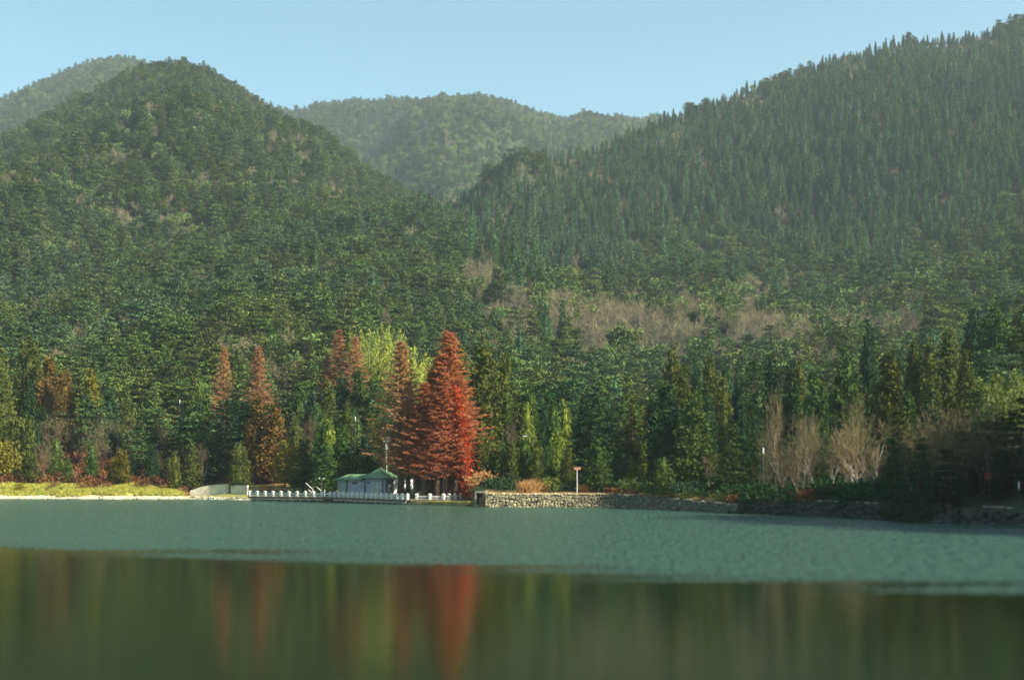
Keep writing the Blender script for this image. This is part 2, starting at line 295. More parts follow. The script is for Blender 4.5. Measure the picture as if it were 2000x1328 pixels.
# ------------------------------------------------------------------ tree generators: each returns (trunk V,F), (crown V,F)
def rn(seed): return np.random.default_rng(seed)
def gen_spire(seed, H=16, Rr=2.7, n=430, k=9, tip=.8, base=.05, leaf=.55):
    r = rn(seed); t = 1 - (1 - r.random(n)) ** .62; t = np.sort(t); t = t * (1 - base) + base
    ph = r.random(n) * 2 * np.pi; lump = 1 + .16 * np.sin(3 * ph + seed) + .12 * np.sin(t * 31 + 2 * ph)
    rad = Rr * np.clip(1 - t, 0, 1) ** tip * np.minimum(1, (t - base) * 6 + .55) * lump
    rr_ = rad * r.uniform(.62, 1.12, n) + .1
    C = np.stack([rr_ * np.cos(ph), rr_ * np.sin(ph), H * t - .12 * rr_], -1)
    cs = np.clip(.30 + .30 * (1 - t), .2, .7)[:, None, None] * Rr / 2.7
    off = r.normal(size=(n, k, 3)) * cs * np.array([.85, .85, .6]); Pc = (C[:, None] + off).reshape(-1, 3)
    out_ = np.repeat(np.stack([np.cos(ph), np.sin(ph), .5 + 0 * ph], -1), k, 0)
    U = unit(np.cross(out_, r.normal(size=out_.shape))) * leaf * r.uniform(.6, 1.2, (len(Pc), 1))
    Vv = unit(out_ + r.normal(size=out_.shape) * .7) * leaf * r.uniform(.6, 1.2, (len(Pc), 1))
    lv = leaves(Pc, U, Vv)
    zz = np.linspace(base, .93, 7); core = tube_np([(0, 0, H * z) for z in zz], [Rr * .62 * max(.02, 1 - z) ** tip * (.5 if i == 0 else 1) for i, z in enumerate(zz)], 7)
    tv = tube_np([(0, 0, -.6), (0, 0, H * .3), (0, 0, H * .9)], [H * .022, H * .015, .04], 6)
    return tv, joinm([lv, core])
def gen_pads(seed, H=10, Rr=3.6, layers=8, cone=.0, per=4, base=.3, k=48, flat=.16, leaf=.5, droop=0.0, padr=1.25):
    r = rn(seed); tw = []; Cs = []
    bend = r.normal(size=2) * .05 * H
    def ax(z): return np.array([bend[0] * (z / H) ** 2, bend[1] * (z / H) ** 2, z])
    tw.append(tube_np([ax(-.6), ax(H * .35), ax(H * .7), ax(H * .97)], [H * .022, H * .017, H * .01, .03], 6))
    for i in range(layers):
        f = base + (1 - base) * (i + r.uniform(-.25, .25)) / max(1, layers - 1); f = min(max(f, base), .99)
        env = (1 - f) / (1 - base) if cone else math.sqrt(max(0.03, 1 - ((f - .55) / .52) ** 2))
        Rl = Rr * (env ** .85 if cone else env); nb_ = max(1, int(round(per * (Rl / Rr + .35)))); a0 = r.random() * 6.28
        for b in range(nb_):
            a = a0 + 6.283 * b / nb_ + r.normal() * .3; L_ = Rl * r.uniform(.55, 1.0)
            p0 = ax(H * f * .98); tipp = p0 + np.array([math.cos(a) * L_, math.sin(a) * L_, H * .02 + r.normal() * .18 - droop * L_])
            tw.append(tube_np([p0, (p0 + tipp) / 2 + (0, 0, .1), tipp], [.07, .05, .02], 3))
            for q in ([1.0, .5] if L_ > 1.5 else [1.0]):
                Cs.append((*(p0 + (tipp - p0) * q), padr * r.uniform(.7, 1.2) * (.75 + .35 * Rl / Rr) * Rr / 3.6))
    Cs = np.array(Cs); n = len(Cs); a = r.random((n, k)) * 6.283; q = np.sqrt(r.random((n, k))); pr = Cs[:, 3:4]
    Pc = np.stack([Cs[:, 0:1] + np.cos(a) * q * pr * 1.15, Cs[:, 1:2] + np.sin(a) * q * pr * 1.15, Cs[:, 2:3] + (1 - q ** 2) * pr * flat * 2 + r.normal(size=(n, k)) * pr * flat * .6 - q * pr * droop], -1).reshape(-1, 3)
    out_ = np.stack([np.cos(a), np.sin(a), 0 * a + .25], -1).reshape(-1, 3)
    U = unit(np.cross(out_, (0, 0, 1)) + r.normal(size=out_.shape) * .35) * leaf * r.uniform(.6, 1.3, (len(Pc), 1))
    Vv = unit(out_ + r.normal(size=out_.shape) * .45) * leaf * r.uniform(.6, 1.3, (len(Pc), 1))
    return joinm(tw), leaves(Pc, U, Vv)
def gen_meta(seed, H=26, Rr=4.6, nb=120, k=46, base=.16, leaf=.34, tw=1.0):
    r = rn(seed); T = [tube_np([(0, 0, -.8), (0, 0, .3), (0, 0, 2.0), (0, 0, H * .5), (0, 0, H * .985)], [H * .021, H * .0145, H * .0105, H * .007, .03], 8)]
    Pl = []; O = []
    for i in range(nb):
        t = base + (1 - base) * (i + r.random()) / nb; a = i * 2.4 + r.normal() * .3
        L_ = Rr * (1.02 - t) ** 1.0 * r.uniform(.65, 1.08) / (1 - base) ** .5 + .12; up = .22 + .45 * t
        p0 = np.array([0, 0, H * t]); d = np.array([math.cos(a), math.sin(a), up]); e = p0 + d * L_ * .9
        mid_ = p0 + d * L_ * .5 + np.array([0, 0, -.05 * L_])
        T.append(tube_np([p0, mid_, e], [.05 + .012 * L_, .035, .012], 3))
        s = r.random(k) ** .75; side = np.array([-math.sin(a), math.cos(a), 0])
        w_ = (.10 + .17 * L_) * (1.15 - s)
        pts = p0 + np.outer(s, e - p0) + np.outer(r.normal(size=k) * w_ * 1.1, side) + np.stack([0 * s, 0 * s, r.normal(size=k) * w_ * .45 - .1], -1)
        Pl.append(pts); O.append(np.repeat(unit(d)[None], k, 0) + r.normal(size=(k, 3)) * .7)
    Pl = np.concatenate(Pl); O = unit(np.concatenate(O)); U = unit(np.cross(O, r.normal(size=O.shape))) * leaf * .6 * r.uniform(.6, 1.2, (len(Pl), 1))
    return joinm(T), leaves(Pl, U, O * leaf * 1.2 * r.uniform(.6, 1.3, (len(Pl), 1)))
def gen_bare(seed, H=9, levels=5, spread=.55, multi=1, twig=.011, thin=1.0):
    r = rn(seed); T = []; TW = []
    def grow(p0, d, L_, rad, lv):
        pts = [p0]; q = p0.copy(); dd = d.copy()
        for s in range(3):
            dd = unit(dd + r.normal(size=3) * .14 + np.array([0, 0, .06])); q = q + dd * L_ / 3; pts.append(q)
        r1 = rad * .62
        if lv <= 1:
            T.append(tube_np(pts, np.linspace(rad, r1, 4), 5 if lv == 0 else 4))
        else:
            TW.append(tube_np(pts[::3] if lv > 3 else pts, np.linspace(rad, r1, 2 if lv > 3 else 4), 3))
        if lv >= levels: return
        nk = (3 if r.random() < .7 else 2) if lv else 5
        for i in range(nk):
            f = r.uniform(.45, 1.0) if i else 1.0; b = pts[0] + (pts[3] - pts[0]) * f
            nd = unit(dd + unit(r.normal(size=3) * np.array([1, 1, .45])) * spread * r.uniform(.6, 1.4))
            grow(b, nd, L_ * r.uniform(.58, .82), max(r1 * .72, twig), lv + 1)
    for m_ in range(multi):
        d = unit(np.array([r.normal() * .12 * (multi > 1) * 2, r.normal() * .12 * (multi > 1) * 2, 1.0]))
        grow(np.array([r.normal() * .2 * (multi > 1), r.normal() * .2 * (multi > 1), -.4]), d, H * .36, H * .014 * thin, 0)
    return joinm(T), joinm(TW)
def gen_round(seed, H=7, Rr=3, n=150, k=12, leaf=.45, base=.15):
    r = rn(seed); c = unit(r.normal(size=(n, 3))) * r.uniform(.6, 1.05, (n, 1)); c *= 1 + .18 * np.sin(c[:, :1] * 5 + seed)
    C = c * np.array([Rr, Rr, H * (1 - base) / 2]) + np.array([0, 0, H * (1 + base) / 2])
    Pc = (C[:, None] + r.normal(size=(n, k, 3)) * .42 * Rr / 3).reshape(-1, 3); o = np.repeat(unit(c + (0, 0, .4)), k, 0)
    U = unit(np.cross(o, r.normal(size=o.shape))) * leaf; Vv = unit(o + r.normal(size=o.shape) * .8) * leaf
    T = [tube_np([(0, 0, -.5), (.1, 0, H * .3), (0, .1, H * .6)], [H * .03, H * .022, .05], 6)]
    for i in range(6):
        j = r.integers(n); T.append(tube_np([(.05, 0, H * .3), C[j] * .6 + np.array([0, 0, H * .15]), C[j]], [.08, .05, .02], 3))
    return joinm(T), leaves(Pc, U, Vv)
def gen_bamboo(seed, H=9, n=16, k=60, spread=2.2):
    r = rn(seed); T = []; Pl = []; O = []
    for i in range(n):
        a = r.random() * 6.28; q = spread * math.sqrt(r.random()); b = np.array([q * math.cos(a), q * math.sin(a), -.3]); h = H * r.uniform(.7, 1.05)
        la = r.random() * 6.28; ln = h * r.uniform(.08, .22); pts = [b + np.array([math.cos(la) * ln * f ** 2.5, math.sin(la) * ln * f ** 2.5, h * f * (1 - .06 * f ** 3)]) for f in (0, .35, .65, .85, 1)]
        T.append(tube_np(pts, [.05, .045, .035, .02, .008], 3)); f = r.uniform(.25, 1.0, k); pp = np.array(pts)
        c = np.stack([np.interp(f, [0, .35, .65, .85, 1], pp[:, j]) for j in range(3)], -1) + r.normal(size=(k, 3)) * (np.array([.5, .5, .3]) * (1.25 - f[:, None]) + .06)
        Pl.append(c); O.append(r.normal(size=(k, 3)) * np.array([1, 1, .4]) + (0, 0, -.35))
    Pl = np.concatenate(Pl); O = unit(np.concatenate(O)); U = unit(np.cross(O, r.normal(size=O.shape))) * .26
    return joinm(T), leaves(Pl, U, O * .6)
def gen_shrub(seed, H=1.6, Rr=1.1, n=240, leaf=.26):
    r = rn(seed); c = unit(r.normal(size=(n, 3))) * r.random((n, 1)) ** .4 * np.array([Rr, Rr, H / 2]) * (1 + .2 * r.normal(size=(n, 1))) + np.array([0, 0, H * .52])
    o = unit(c - np.array([0, 0, H * .2]) + r.normal(size=c.shape) * .5); U = unit(np.cross(o, r.normal(size=o.shape))) * leaf * .8
    T = [tube_np([(0, 0, -.2), c[i] * .5, c[i]], [.03, .02, .008], 3) for i in range(0, n, n // 10)]
    return joinm(T), leaves(c, U, o * leaf)
def gen_grass(seed, n=60, H=.55, spread=.5):
    r = rn(seed); a = r.random(n) * 6.28; q = spread * np.sqrt(r.random(n)); c = np.stack([q * np.cos(a), q * np.sin(a), 0 * q - .05], -1)
    o = np.stack([r.normal(size=n) * .35, r.normal(size=n) * .35, 1 + 0 * q], -1) * H * r.uniform(.5, 1.2, (n, 1)); U = unit(r.normal(size=(n, 3)) * (1, 1, 0)) * .10
    return (np.zeros((0, 3)), np.zeros((0, 3), int)), leaves(c, U, o)

PROTO = {}      # kind -> list of (trunk mesh, crown mesh, nominal height, nominal radius)
def protos(kind, gens, bark, crown, H, Rr):
    out_ = []
    for i, g_ in enumerate(gens):
        (tv, tf), (cv, cfc) = g_
        rq = np.hypot(cv[:, 0], cv[:, 1]); Rr = float(np.percentile(rq, 97)); H = float(cv[:, 2].max())
        out_.append((mk(kind + '_trunk', tv, tf, M[bark]) if len(tv) else None, mk(kind + '_crown', cv, cfc, M[crown]), H, Rr, (tv, tf), (cv, cfc)))
    PROTO[kind] = out_
protos('cryptomeria', [gen_spire(10 + i, 16, 2.7, 400, 13, tip=(.75, .6, .88, .66)[i], leaf=.42, base=.09) for i in range(4)], 'redbark', 'green', 16, 2.7)
protos('cypress', [gen_spire(20 + i, 8, 1.35, 330, 10, tip=(.5, .7, .42)[i], leaf=.27, base=.13) for i in range(3)], 'bark', 'green', 8, 1.35)
protos('pine', [gen_pads(30 + i, 11, 3.6, 8, k=44, leaf=.5) for i in range(4)], 'bark', 'pine', 11, 3.6)
protos('cedar', [gen_pads(40 + i, 16, 4.0, 15, cone=1, per=6, base=.08, k=34, leaf=.45, droop=.12, padr=1.2) for i in range(3)], 'bark', 'dark', 16, 4.0)
protos('metasequoia', [gen_meta(50 + i, 26, 4.6, (120, 130, 105)[i], (46, 48, 42)[i], leaf=.28, base=.21) for i in range(3)], 'redbark', 'rust', 26, 4.6)
protos('bare', [gen_bare(60 + i, 9, 5, .85, multi=(1, 2, 1, 3)[i], twig=.015) for i in range(4)], 'greybark', 'brown', 9, 3.2)
protos('round', [gen_round(70 + i) for i in range(3)], 'bark', 'green', 7, 3)
protos('bamboo', [gen_bamboo(80 + i) for i in range(3)], 'palebark', 'bamboo', 9, 2.6)
protos('shrub', [gen_shrub(90 + i) for i in range(4)], 'bark', 'redbush', 1.6, 1.1)

# ------------------------------------------------------------------ individual trees
rng = random.Random(4)
SOIL = []       # positions taken
def plant(kind, x, y, H, width=None, col=None, bark=None, label=None, name=None, cat='tree', group=None, var=None, z=None, lean=0):
    pr = PROTO[kind]; tm, cm_, h0, r0 = pr[(var if var is not None else rng.randrange(len(pr))) % len(pr)][:4]
    zz = hz1(x, y) if z is None else z
    e = empty(name or (kind + '_tree'), (x, y, zz - .1), rng.random() * 6.283); sz = H / h0; sw = (width / 2 / r0) if width else sz
    e.scale = (sw, sw, sz); e.rotation_euler[0] = lean * .3; e.rotation_euler[1] = lean
    for nm, mesh, mat in (('trunk', tm, M[bark] if bark else None), ('crown', cm_, M[col] if col else None)):
        if mesh is None: continue
        o = link(nm, mesh, e)
        if mat: o.material_slots[0].link = 'OBJECT'; o.material_slots[0].material = mat
    tag(e, label, cat, group); SOIL.append((x, y, (width or 2 * r0 * sw) / 2)); return e
def tree(kind, px, D, top, wpx, col, label, **kw):          # top row and width as measured, at distance D
    x = (px - 1000) / F * D; z = hz1(x, D); H = CH + (HZ - top) / F * D - z
    return plant(kind, x, D, max(H, .5), wpx / F * D, col, label=label, **kw)
G_C = 'conical conifers in the belt behind the shore'; G_M = 'red and rust metasequoias'; G_Y = 'small columnar cypresses near the water'; G_B = 'bare winter trees behind the shore'
NM = {'cryptomeria': 'cryptomeria_tree', 'cypress': 'cypress_tree', 'cedar': 'cedar_tree', 'metasequoia': 'metasequoia_tree', 'pine': 'pine_tree', 'bare': 'bare_tree', 'round': 'broadleaf_tree', 'bamboo': 'bamboo_clump', 'shrub': 'shrub'}
GR = {'cryptomeria': G_C, 'cypress': G_Y, 'cedar': G_C, 'metasequoia': G_M, 'bare': G_B}
TREES = [
 # far left
 ('cryptomeria', 4, 284, 695, 44, 'olive', 'olive cone-shaped conifer cut by the left edge of the photo'),
 ('cryptomeria', 57, 300, 652, 56, 'olive', 'tallest olive conifer of the far left stand'),
 ('cryptomeria', 96, 296, 688, 44, 'amber', 'orange-tipped conifer right of the tallest far-left olive one'),
 ('cryptomeria', 127, 292, 714, 36, 'amber', 'short brownish conifer between two orange ones at far left'),
 ('cryptomeria', 178, 290, 716, 44, 'golden', 'golden-orange cone conifer standing alone above the brown bare trees'),
 ('round', 32, 262, 800, 70, 'olive', 'yellow-green bushy tree over the left end of the grass bank'),
 ('round', 8, 258, 850, 60, 'golden', 'golden bushy tree at the left edge just above the grass bank'),
 ('cypress', 62, 256, 882, 30, 'olive', 'small olive cypress left of the dark green column, behind the grass bank'),
 ('cypress', 133, 256, 892, 20, 'green', 'thin green columnar cypress amid red shrubs behind grass bank'),
 ('cypress', 237, 253, 874, 32, 'golden', 'golden cypress with bare stem below the teal sign'),
 ('cypress', 305, 276, 782, 34, 'lime', 'bright yellow-green pointed cypress right of the teal sign'),
 ('cypress', 322, 274, 812, 24, 'lime', 'lower yellow-green cypress touching the bright pointed one'),
 ('round', 268, 278, 782, 60, 'olive', 'yellowish bushy tree left of the bright pointed cypress'),
 ('cypress', 342, 251, 878, 22, 'olive', 'narrow olive cypress at right end of grass bank'),
 ('cypress', 375, 253, 855, 34, 'olive', 'wide olive cypress beside the left end of the cream wall'),
 ('cedar', 432, 258, 778, 84, 'dark', 'broad dark green cedar under the left rust metasequoia'),
 ('pine', 395, 262, 800, 80, 'pine', 'dark pine left of the broad cedar above the cream wall'),
 ('metasequoia', 437, 272, 674, 56, 'rust', 'left of two rust metasequoias rising over dark cedars'),
 ('metasequoia', 505, 270, 674, 70, 'rust', 'pale rust metasequoia behind two dark amber conifers'),
 ('cypress', 467, 244, 858, 36, 'olive', 'olive cypress standing in front of the cream wall right end'),
 ('cryptomeria', 503, 252, 768, 46, 'amber', 'dark amber conifer directly below the pale rust metasequoia'),
 ('cryptomeria', 536, 250, 784, 52, 'amber', 'amber conifer with orange top right of its dark twin'),
 ('cypress', 556, 243, 856, 38, 'golden', 'golden green cypress behind left part of the white railing'),
 ('cypress', 592, 236, 850, 40, 'olive', 'brownish olive cypress on a dark bare stem by the white railing'),
 ('cypress', 576, 238, 862, 22, 'golden', 'slim golden cypress squeezed between two wider ones by the railing'),
 ('cypress', 625, 234, 822, 34, 'green', 'pointed green cypress above the double lamp post'),
 ('cypress', 643, 233, 815, 28, 'lime', 'light green spire cypress behind the double lamp post'),
 ('cypress', 638, 228, 862, 42, 'green', 'round-topped green cypress right over the double lamp post'),
 ('cypress', 670, 229, 826, 42, 'green', 'plump green cypress over the left wing of the boathouse'),
 ('cypress', 711, 227, 838, 44, 'dark', 'egg-shaped dark green cypress behind the boathouse roof'),
 ('cypress', 738, 232, 850, 40, 'lime', 'bright yellow-green tree behind the antenna mast'),
 ('cypress', 700, 236, 815, 30, 'green', 'green cypress with a white lamp in front, above boathouse'),
 ('metasequoia', 662, 300, 641, 66, 'rust', 'rust metasequoia left of its twin beside the bamboo grove'),
 ('metasequoia', 694, 298, 655, 66, 'rust', 'rust metasequoia right of its twin beside the bamboo grove'),
 ('metasequoia', 640, 302, 690, 40, 'rust', 'short rust metasequoia left of the twins by the bamboo'),
 ('cryptomeria', 585, 272, 742, 48, 'green', 'green conifer left of a row below the rust twins'),
 ('cryptomeria', 642, 270, 738, 40, 'olive', 'olive conifer in the row below the rust twins'),
 ('cryptomeria', 668, 276, 722, 42, 'dark', 'dark conifer directly below the left rust twin'),
 ('cryptomeria', 700, 274, 715, 46, 'green', 'green conifer directly below the right rust twin'),
 ('cryptomeria', 735, 270, 728, 44, 'green', 'green conifer between the rust twins and the tall rusty tree'),
 ('cryptomeria', 612, 274, 760, 40, 'dark', 'short dark conifer second in the row below the rust twins'),
 # the red group by the boathouse
 ('metasequoia', 783, 207, 664, 104, 'rust', 'tall rusty metasequoia with bare dark trunk just right of the boathouse'),
 ('metasequoia', 797, 211, 735, 70, 'rust', 'slender rusty metasequoia close behind the tall one by the boathouse'),
 ('metasequoia', 811, 204, 790, 70, 'red', 'low red metasequoia at the left foot of the red group'),
 ('metasequoia', 829, 203, 745, 96, 'red', 'red metasequoia forming the left shoulder of the red group'),
 ('metasequoia', 842, 207, 722, 84, 'red', 'red metasequoia between the left shoulder and the highest peak'),
 ('metasequoia', 877, 205, 643, 124, 'red', 'tallest and reddest-topped metasequoia of the lakeside group'),
 ('metasequoia', 862, 208, 690, 110, 'red', 'second highest red metasequoia directly behind the highest one'),
 ('metasequoia', 888, 209, 706, 110, 'red', 'broad red metasequoia behind the scarlet streak, lower than the peak'),
 ('metasequoia', 854, 201, 790, 80, 'red', 'lowest red metasequoia in front of the highest one'),
 ('metasequoia', 869, 201, 740, 90, 'red', 'red metasequoia in front, just left of the scarlet streak'),
 ('metasequoia', 898, 203, 735, 80, 'red', 'red metasequoia right of the peak behind the scarlet streak'),
 ('metasequoia', 917, 205, 812, 60, 'rust', 'rust-brown metasequoia at the right foot of the red group'),
 # right of the red group
 ('cryptomeria', 902, 224, 668, 46, 'olive', 'olive conifer hugging the right side of the red peak'),
 ('cryptomeria', 945, 216, 655, 74, 'olive', 'large olive conifer tallest right of the red group'),
 ('cryptomeria', 985, 220, 682, 56, 'olive', 'slimmer olive conifer right of the large olive one'),
 ('cypress', 937, 203, 842, 32, 'green', 'green cypress at the right foot of red group above culvert'),
 ('cypress', 955, 200, 850, 34, 'olive', 'olive green cypress above the left end of stone wall'),
 ('cypress', 980, 199, 862, 34, 'green', 'green cypress second from left above the stone wall'),
 ('cypress', 1001, 198, 856, 32, 'olive', 'olive cypress left of the dry reeds above the stone wall'),
 ('cypress', 1024, 199, 852, 30, 'green', 'green cypress behind the dry reeds above the wall'),
 ('cypress', 1048, 197, 856, 28, 'olive', 'narrow olive cypress right behind the dry reeds'),
 ('cypress', 1068, 198, 866, 26, 'green', 'low green cypress above the white flowering bush'),
 ('cypress', 1089, 199, 832, 32, 'lime', 'pointed light green cypress left of the orange signpost'),
 ('cypress', 1108, 196, 876, 30, 'olive', 'olive cypress nearest the orange signpost on its left'),
 ('cypress', 1030, 215, 782, 30, 'lime', 'light green spire behind the street lamp'),
 ('cypress', 1080, 217, 775, 30, 'green', 'green spire right of the street lamp'),
 ('cypress', 1103, 219, 776, 30, 'lime', 'light green spire left of the big dark cedar'),
 ('cedar', 1150, 207, 752, 104, 'dark', 'big spreading dark cedar behind the orange signpost'),
 ('cypress', 1168, 187, 852, 46, 'green', 'dense deep green broad column at right end of sunlit stone wall'),
 ('cypress', 1209, 190, 868, 26, 'green', 'slim green cypress right of the dense green column'),
 ('cypress', 1234, 188, 886, 22, 'lime', 'small light green cypress beside dark gap right of the column'),
 ('cypress', 1258, 192, 858, 24, 'lime', 'bright small spire in front of the dark gap'),
 ('cedar', 1236, 212, 768, 80, 'olive', 'brownish olive cedar between the dark cedar and tall spires'),
 ('cryptomeria', 1312, 222, 676, 54, 'olive', 'tallest olive-topped conifer in the centre-right stand'),
 ('cryptomeria', 1300, 186, 752, 74, 'dark', 'massive dark conifer at the shore in front of olive-topped one'),
 ('cryptomeria', 1336, 205, 724, 46, 'olive', 'slim olive conifer behind the massive dark one'),
 ('cryptomeria', 1354, 183, 780, 78, 'green', 'wide sunlit green conifer right of the massive dark one'),
 ('cypress', 1396, 180, 874, 28, 'green', 'small green cypress at foot of the wide sunlit conifer'),
 ('cypress', 1295, 174, 890, 40, 'green', 'round green cypress in front of the massive dark conifer'),
 ('cryptomeria', 1360, 226, 710, 34, 'dark', 'dark spire behind and right of the olive-topped tallest one'),
 ('cryptomeria', 1386, 220, 702, 46, 'olive', 'olive spire with golden right side in centre-right stand'),
 ('cryptomeria', 1413, 205, 745, 44, 'olive', 'olive conifer in front of the gap of dark shade'),
 ('cryptomeria', 1416, 222, 722, 38, 'dark', 'dark pointed conifer above the olive one by the shade gap'),
 ('cryptomeria', 1440, 216, 732, 36, 'dark', 'short dark conifer left of the tiered cedar'),
 ('cedar', 1474, 208, 702, 78, 'dark', 'tall tiered dark cedar in the middle of the right stand'),
 ('cryptomeria', 1506, 212, 700, 44, 'dark', 'dark conifer touching the tiered cedar on its right'),
 ('cedar', 1445, 170, 862, 90, 'dark', 'low dark cedar at the shore below the tiered cedar'),
 ('cryptomeria', 1546, 206, 712, 46, 'dark', 'dark green spire left of a brown-sided one in the right stand'),
 ('cryptomeria', 1562, 210, 705, 34, 'olive', 'brown-sided conifer between two green ones in the right stand'),
 ('cryptomeria', 1590, 195, 725, 50, 'green', 'green spire above the pale multi-stemmed bare trees'),
 ('cryptomeria', 1608, 192, 755, 34, 'green', 'shorter green spire right behind the pale bare stems'),
 ('cryptomeria', 1655, 200, 688, 74, 'green', 'broad round-topped green conifer of the right stand'),
 ('cryptomeria', 1695, 206, 676, 46, 'dark', 'dark slim conifer between the broad and the golden one'),
 ('cryptomeria', 1697, 240, 632, 50, 'dark', 'far dark spire poking above the right stand'),
 ('cryptomeria', 1735, 190, 690, 74, 'olive', 'golden olive conifer largest in the right stand'),
 ('cryptomeria', 1758, 208, 690, 40, 'dark', 'dark conifer right of the golden olive largest one'),
 ('cryptomeria', 1784, 205, 672, 46, 'olive', 'olive spire third right of the golden largest one'),
 ('cryptomeria', 1816, 203, 668, 50, 'olive', 'golden-edged spire on the right stand'),
 ('cryptomeria', 1800, 215, 690, 40, 'dark', 'dark conifer between two golden-edged spires'),
 ('cryptomeria', 1855, 210, 652, 62, 'olive', 'tall olive conifer left of the lime bamboo on the right'),
 ('cryptomeria', 1886, 205, 692, 50, 'olive', 'olive conifer nearest the lime bamboo on the right'),
 ('cedar', 1820, 185, 745, 76, 'dark', 'dark tiered cedar in front of the golden-edged spires'),
 ('cedar', 1900, 182, 760, 84, 'dark', 'dark cedar below the lime bamboo patch'),
 ('cryptomeria', 1945, 262, 588, 86, 'green', 'huge green conifer high on the right above the bamboo'),
 ('cryptomeria', 1900, 270, 612, 56, 'dark', 'dark conifer left of the huge one above the bamboo'),
 ('cryptomeria', 1998, 256, 610, 70, 'green', 'green conifer cut by the right edge above the bamboo'),
 # dark shore trees at right
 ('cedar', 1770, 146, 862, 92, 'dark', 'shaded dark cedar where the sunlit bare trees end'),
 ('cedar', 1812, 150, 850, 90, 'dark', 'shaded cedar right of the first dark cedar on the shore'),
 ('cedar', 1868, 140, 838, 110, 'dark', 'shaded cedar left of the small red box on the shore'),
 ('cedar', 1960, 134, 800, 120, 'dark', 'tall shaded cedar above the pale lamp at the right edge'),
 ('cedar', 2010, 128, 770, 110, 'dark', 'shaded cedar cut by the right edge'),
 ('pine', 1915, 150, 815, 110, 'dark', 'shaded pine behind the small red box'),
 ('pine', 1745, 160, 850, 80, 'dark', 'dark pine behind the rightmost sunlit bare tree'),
 # bare trees
 ('bare', 1528, 158, 818, 70, 'tan', 'pale bare tree left of the slim multi-stemmed ones'),
 ('bare', 1560, 164, 800, 60, 'brown', 'brown bare tree behind the slim pale stems'),
 ('bare', 1592, 160, 790, 70, 'tan', 'slim pale multi-stemmed bare tree below the green spire'),
 ('bare', 1622, 156, 812, 80, 'tan', 'tan bare tree with wide twigs right of the slim stems'),
 ('bare', 1645, 162, 800, 80, 'tan', 'tan bare tree directly below the broad round-topped conifer'),
 ('bare', 1675, 153, 818, 96, 'tan', 'brightest bare tree with forked pale trunk on the right shore'),
 ('bare', 1712, 156, 800, 90, 'tan', 'bare tree with long pale limb below the golden olive conifer'),
 ('bare', 1655, 180, 745, 70, 'tan', 'pinkish bare tree higher behind the brightest bare trees'),
 ('bare', 1520, 186, 745, 50, 'tan', 'bare tree with rosy top right of the tiered cedar'),
 ('bare', 1850, 158, 778, 110, 'brown', 'large grey-brown bare tree above the shaded cedars'),
 ('bare', 1905, 160, 790, 90, 'brown', 'grey-brown bare tree left of the tall shaded cedar'),
 ('bare', 1800, 165, 810, 80, 'brown', 'grey-brown bare tree left of the large one in half shade'),
 ('bare', 1935, 150, 800, 90, 'brown', 'dim bare tree touching the tall shaded cedar'),
 ('bare', 105, 268, 800, 60, 'brown', 'leftmost purple-brown bare tree on the lower left slope'),
 ('bare', 150, 272, 795, 60, 'brown', 'brown bare tree below the golden-orange cone conifer'),
 ('bare', 195, 268, 800, 66, 'brown', 'brown bare tree left of the teal sign'),
 ('bare', 226, 275, 806, 60, 'brown', 'bare tree right behind the teal sign'),
 ('bare', 262, 270, 815, 50, 'brown', 'thin brown bare tree right of the teal sign'),
 ('bare', 175, 258, 855, 44, 'brown', 'short bare tree below the pale road wall'),
 ('bare', 290, 258, 870, 44, 'brown', 'short bare tree above the right part of the grass bank'),
 ('bare', 90, 258, 850, 44, 'brown', 'short bare tree above the left part of the grass bank'),
 ('bare', 604, 246, 800, 50, 'brown', 'bare tree between amber conifer and green cypresses'),
 ('bare', 570, 262, 780, 50, 'brown', 'bare tree behind the slim golden cypress'),
 ('bare', 395, 254, 860, 40, 'brown', 'bare tree left above the cream wall'),
 ('bare', 1382, 176, 880, 50, 'brown', 'leaning grey bare tree in front of the wide sunlit conifer'),
 ('bare', 985, 206, 800, 50, 'brown', 'grey bare tree below the slimmer olive conifer'),
 ('bare', 760, 222, 850, 44, 'brown', 'bare tree between the antenna mast and the tall rusty tree'),
 ('bare', 1560, 152, 880, 50, 'brown', 'small bare tree in front of the slim pale stems'),
 ('bare', 1490, 160, 870, 56, 'brown', 'small bare tree with a white lamp beside it'),
 ('round', 960, 245, 745, 60, 'green', 'broad evergreen behind the large olive conifer'),
 ('pine', 1210, 235, 765, 60, 'pine', 'pine behind and right of the big spreading cedar'),
 ('pine', 1040, 240, 742, 80, 'dark', 'dark pine mass behind the light green spires'),
 ('pine', 1100, 238, 735, 90, 'dark', 'dark pine left behind the big spreading cedar'),
 ('cedar', 1060, 226, 760, 80, 'dark', 'dark cedar behind the street lamp'),
 ('round', 400, 290, 730, 70, 'green', 'bushy green tree left of the left rust metasequoia'),
]
WS = {'cryptomeria': 1.4, 'cypress': 1.25, 'cedar': 1.3, 'metasequoia': 1.35, 'bare': 1.35}
for i, (k, px, D, top, wp, col, lab) in enumerate(TREES):
    bk = None
    if k == 'cryptomeria' and px > 1290: top -= 14; wp *= .88
    if k == 'bare': bk = 'palebark' if col == 'tan' and (i % 3 != 1) else ('brownbark' if px < 1000 else 'greybark')
    tree(k, px, D, top, wp * WS.get(k, 1), col, lab, name=NM[k], group=GR.get(k), bark=bk)
FB = random.Random(21)
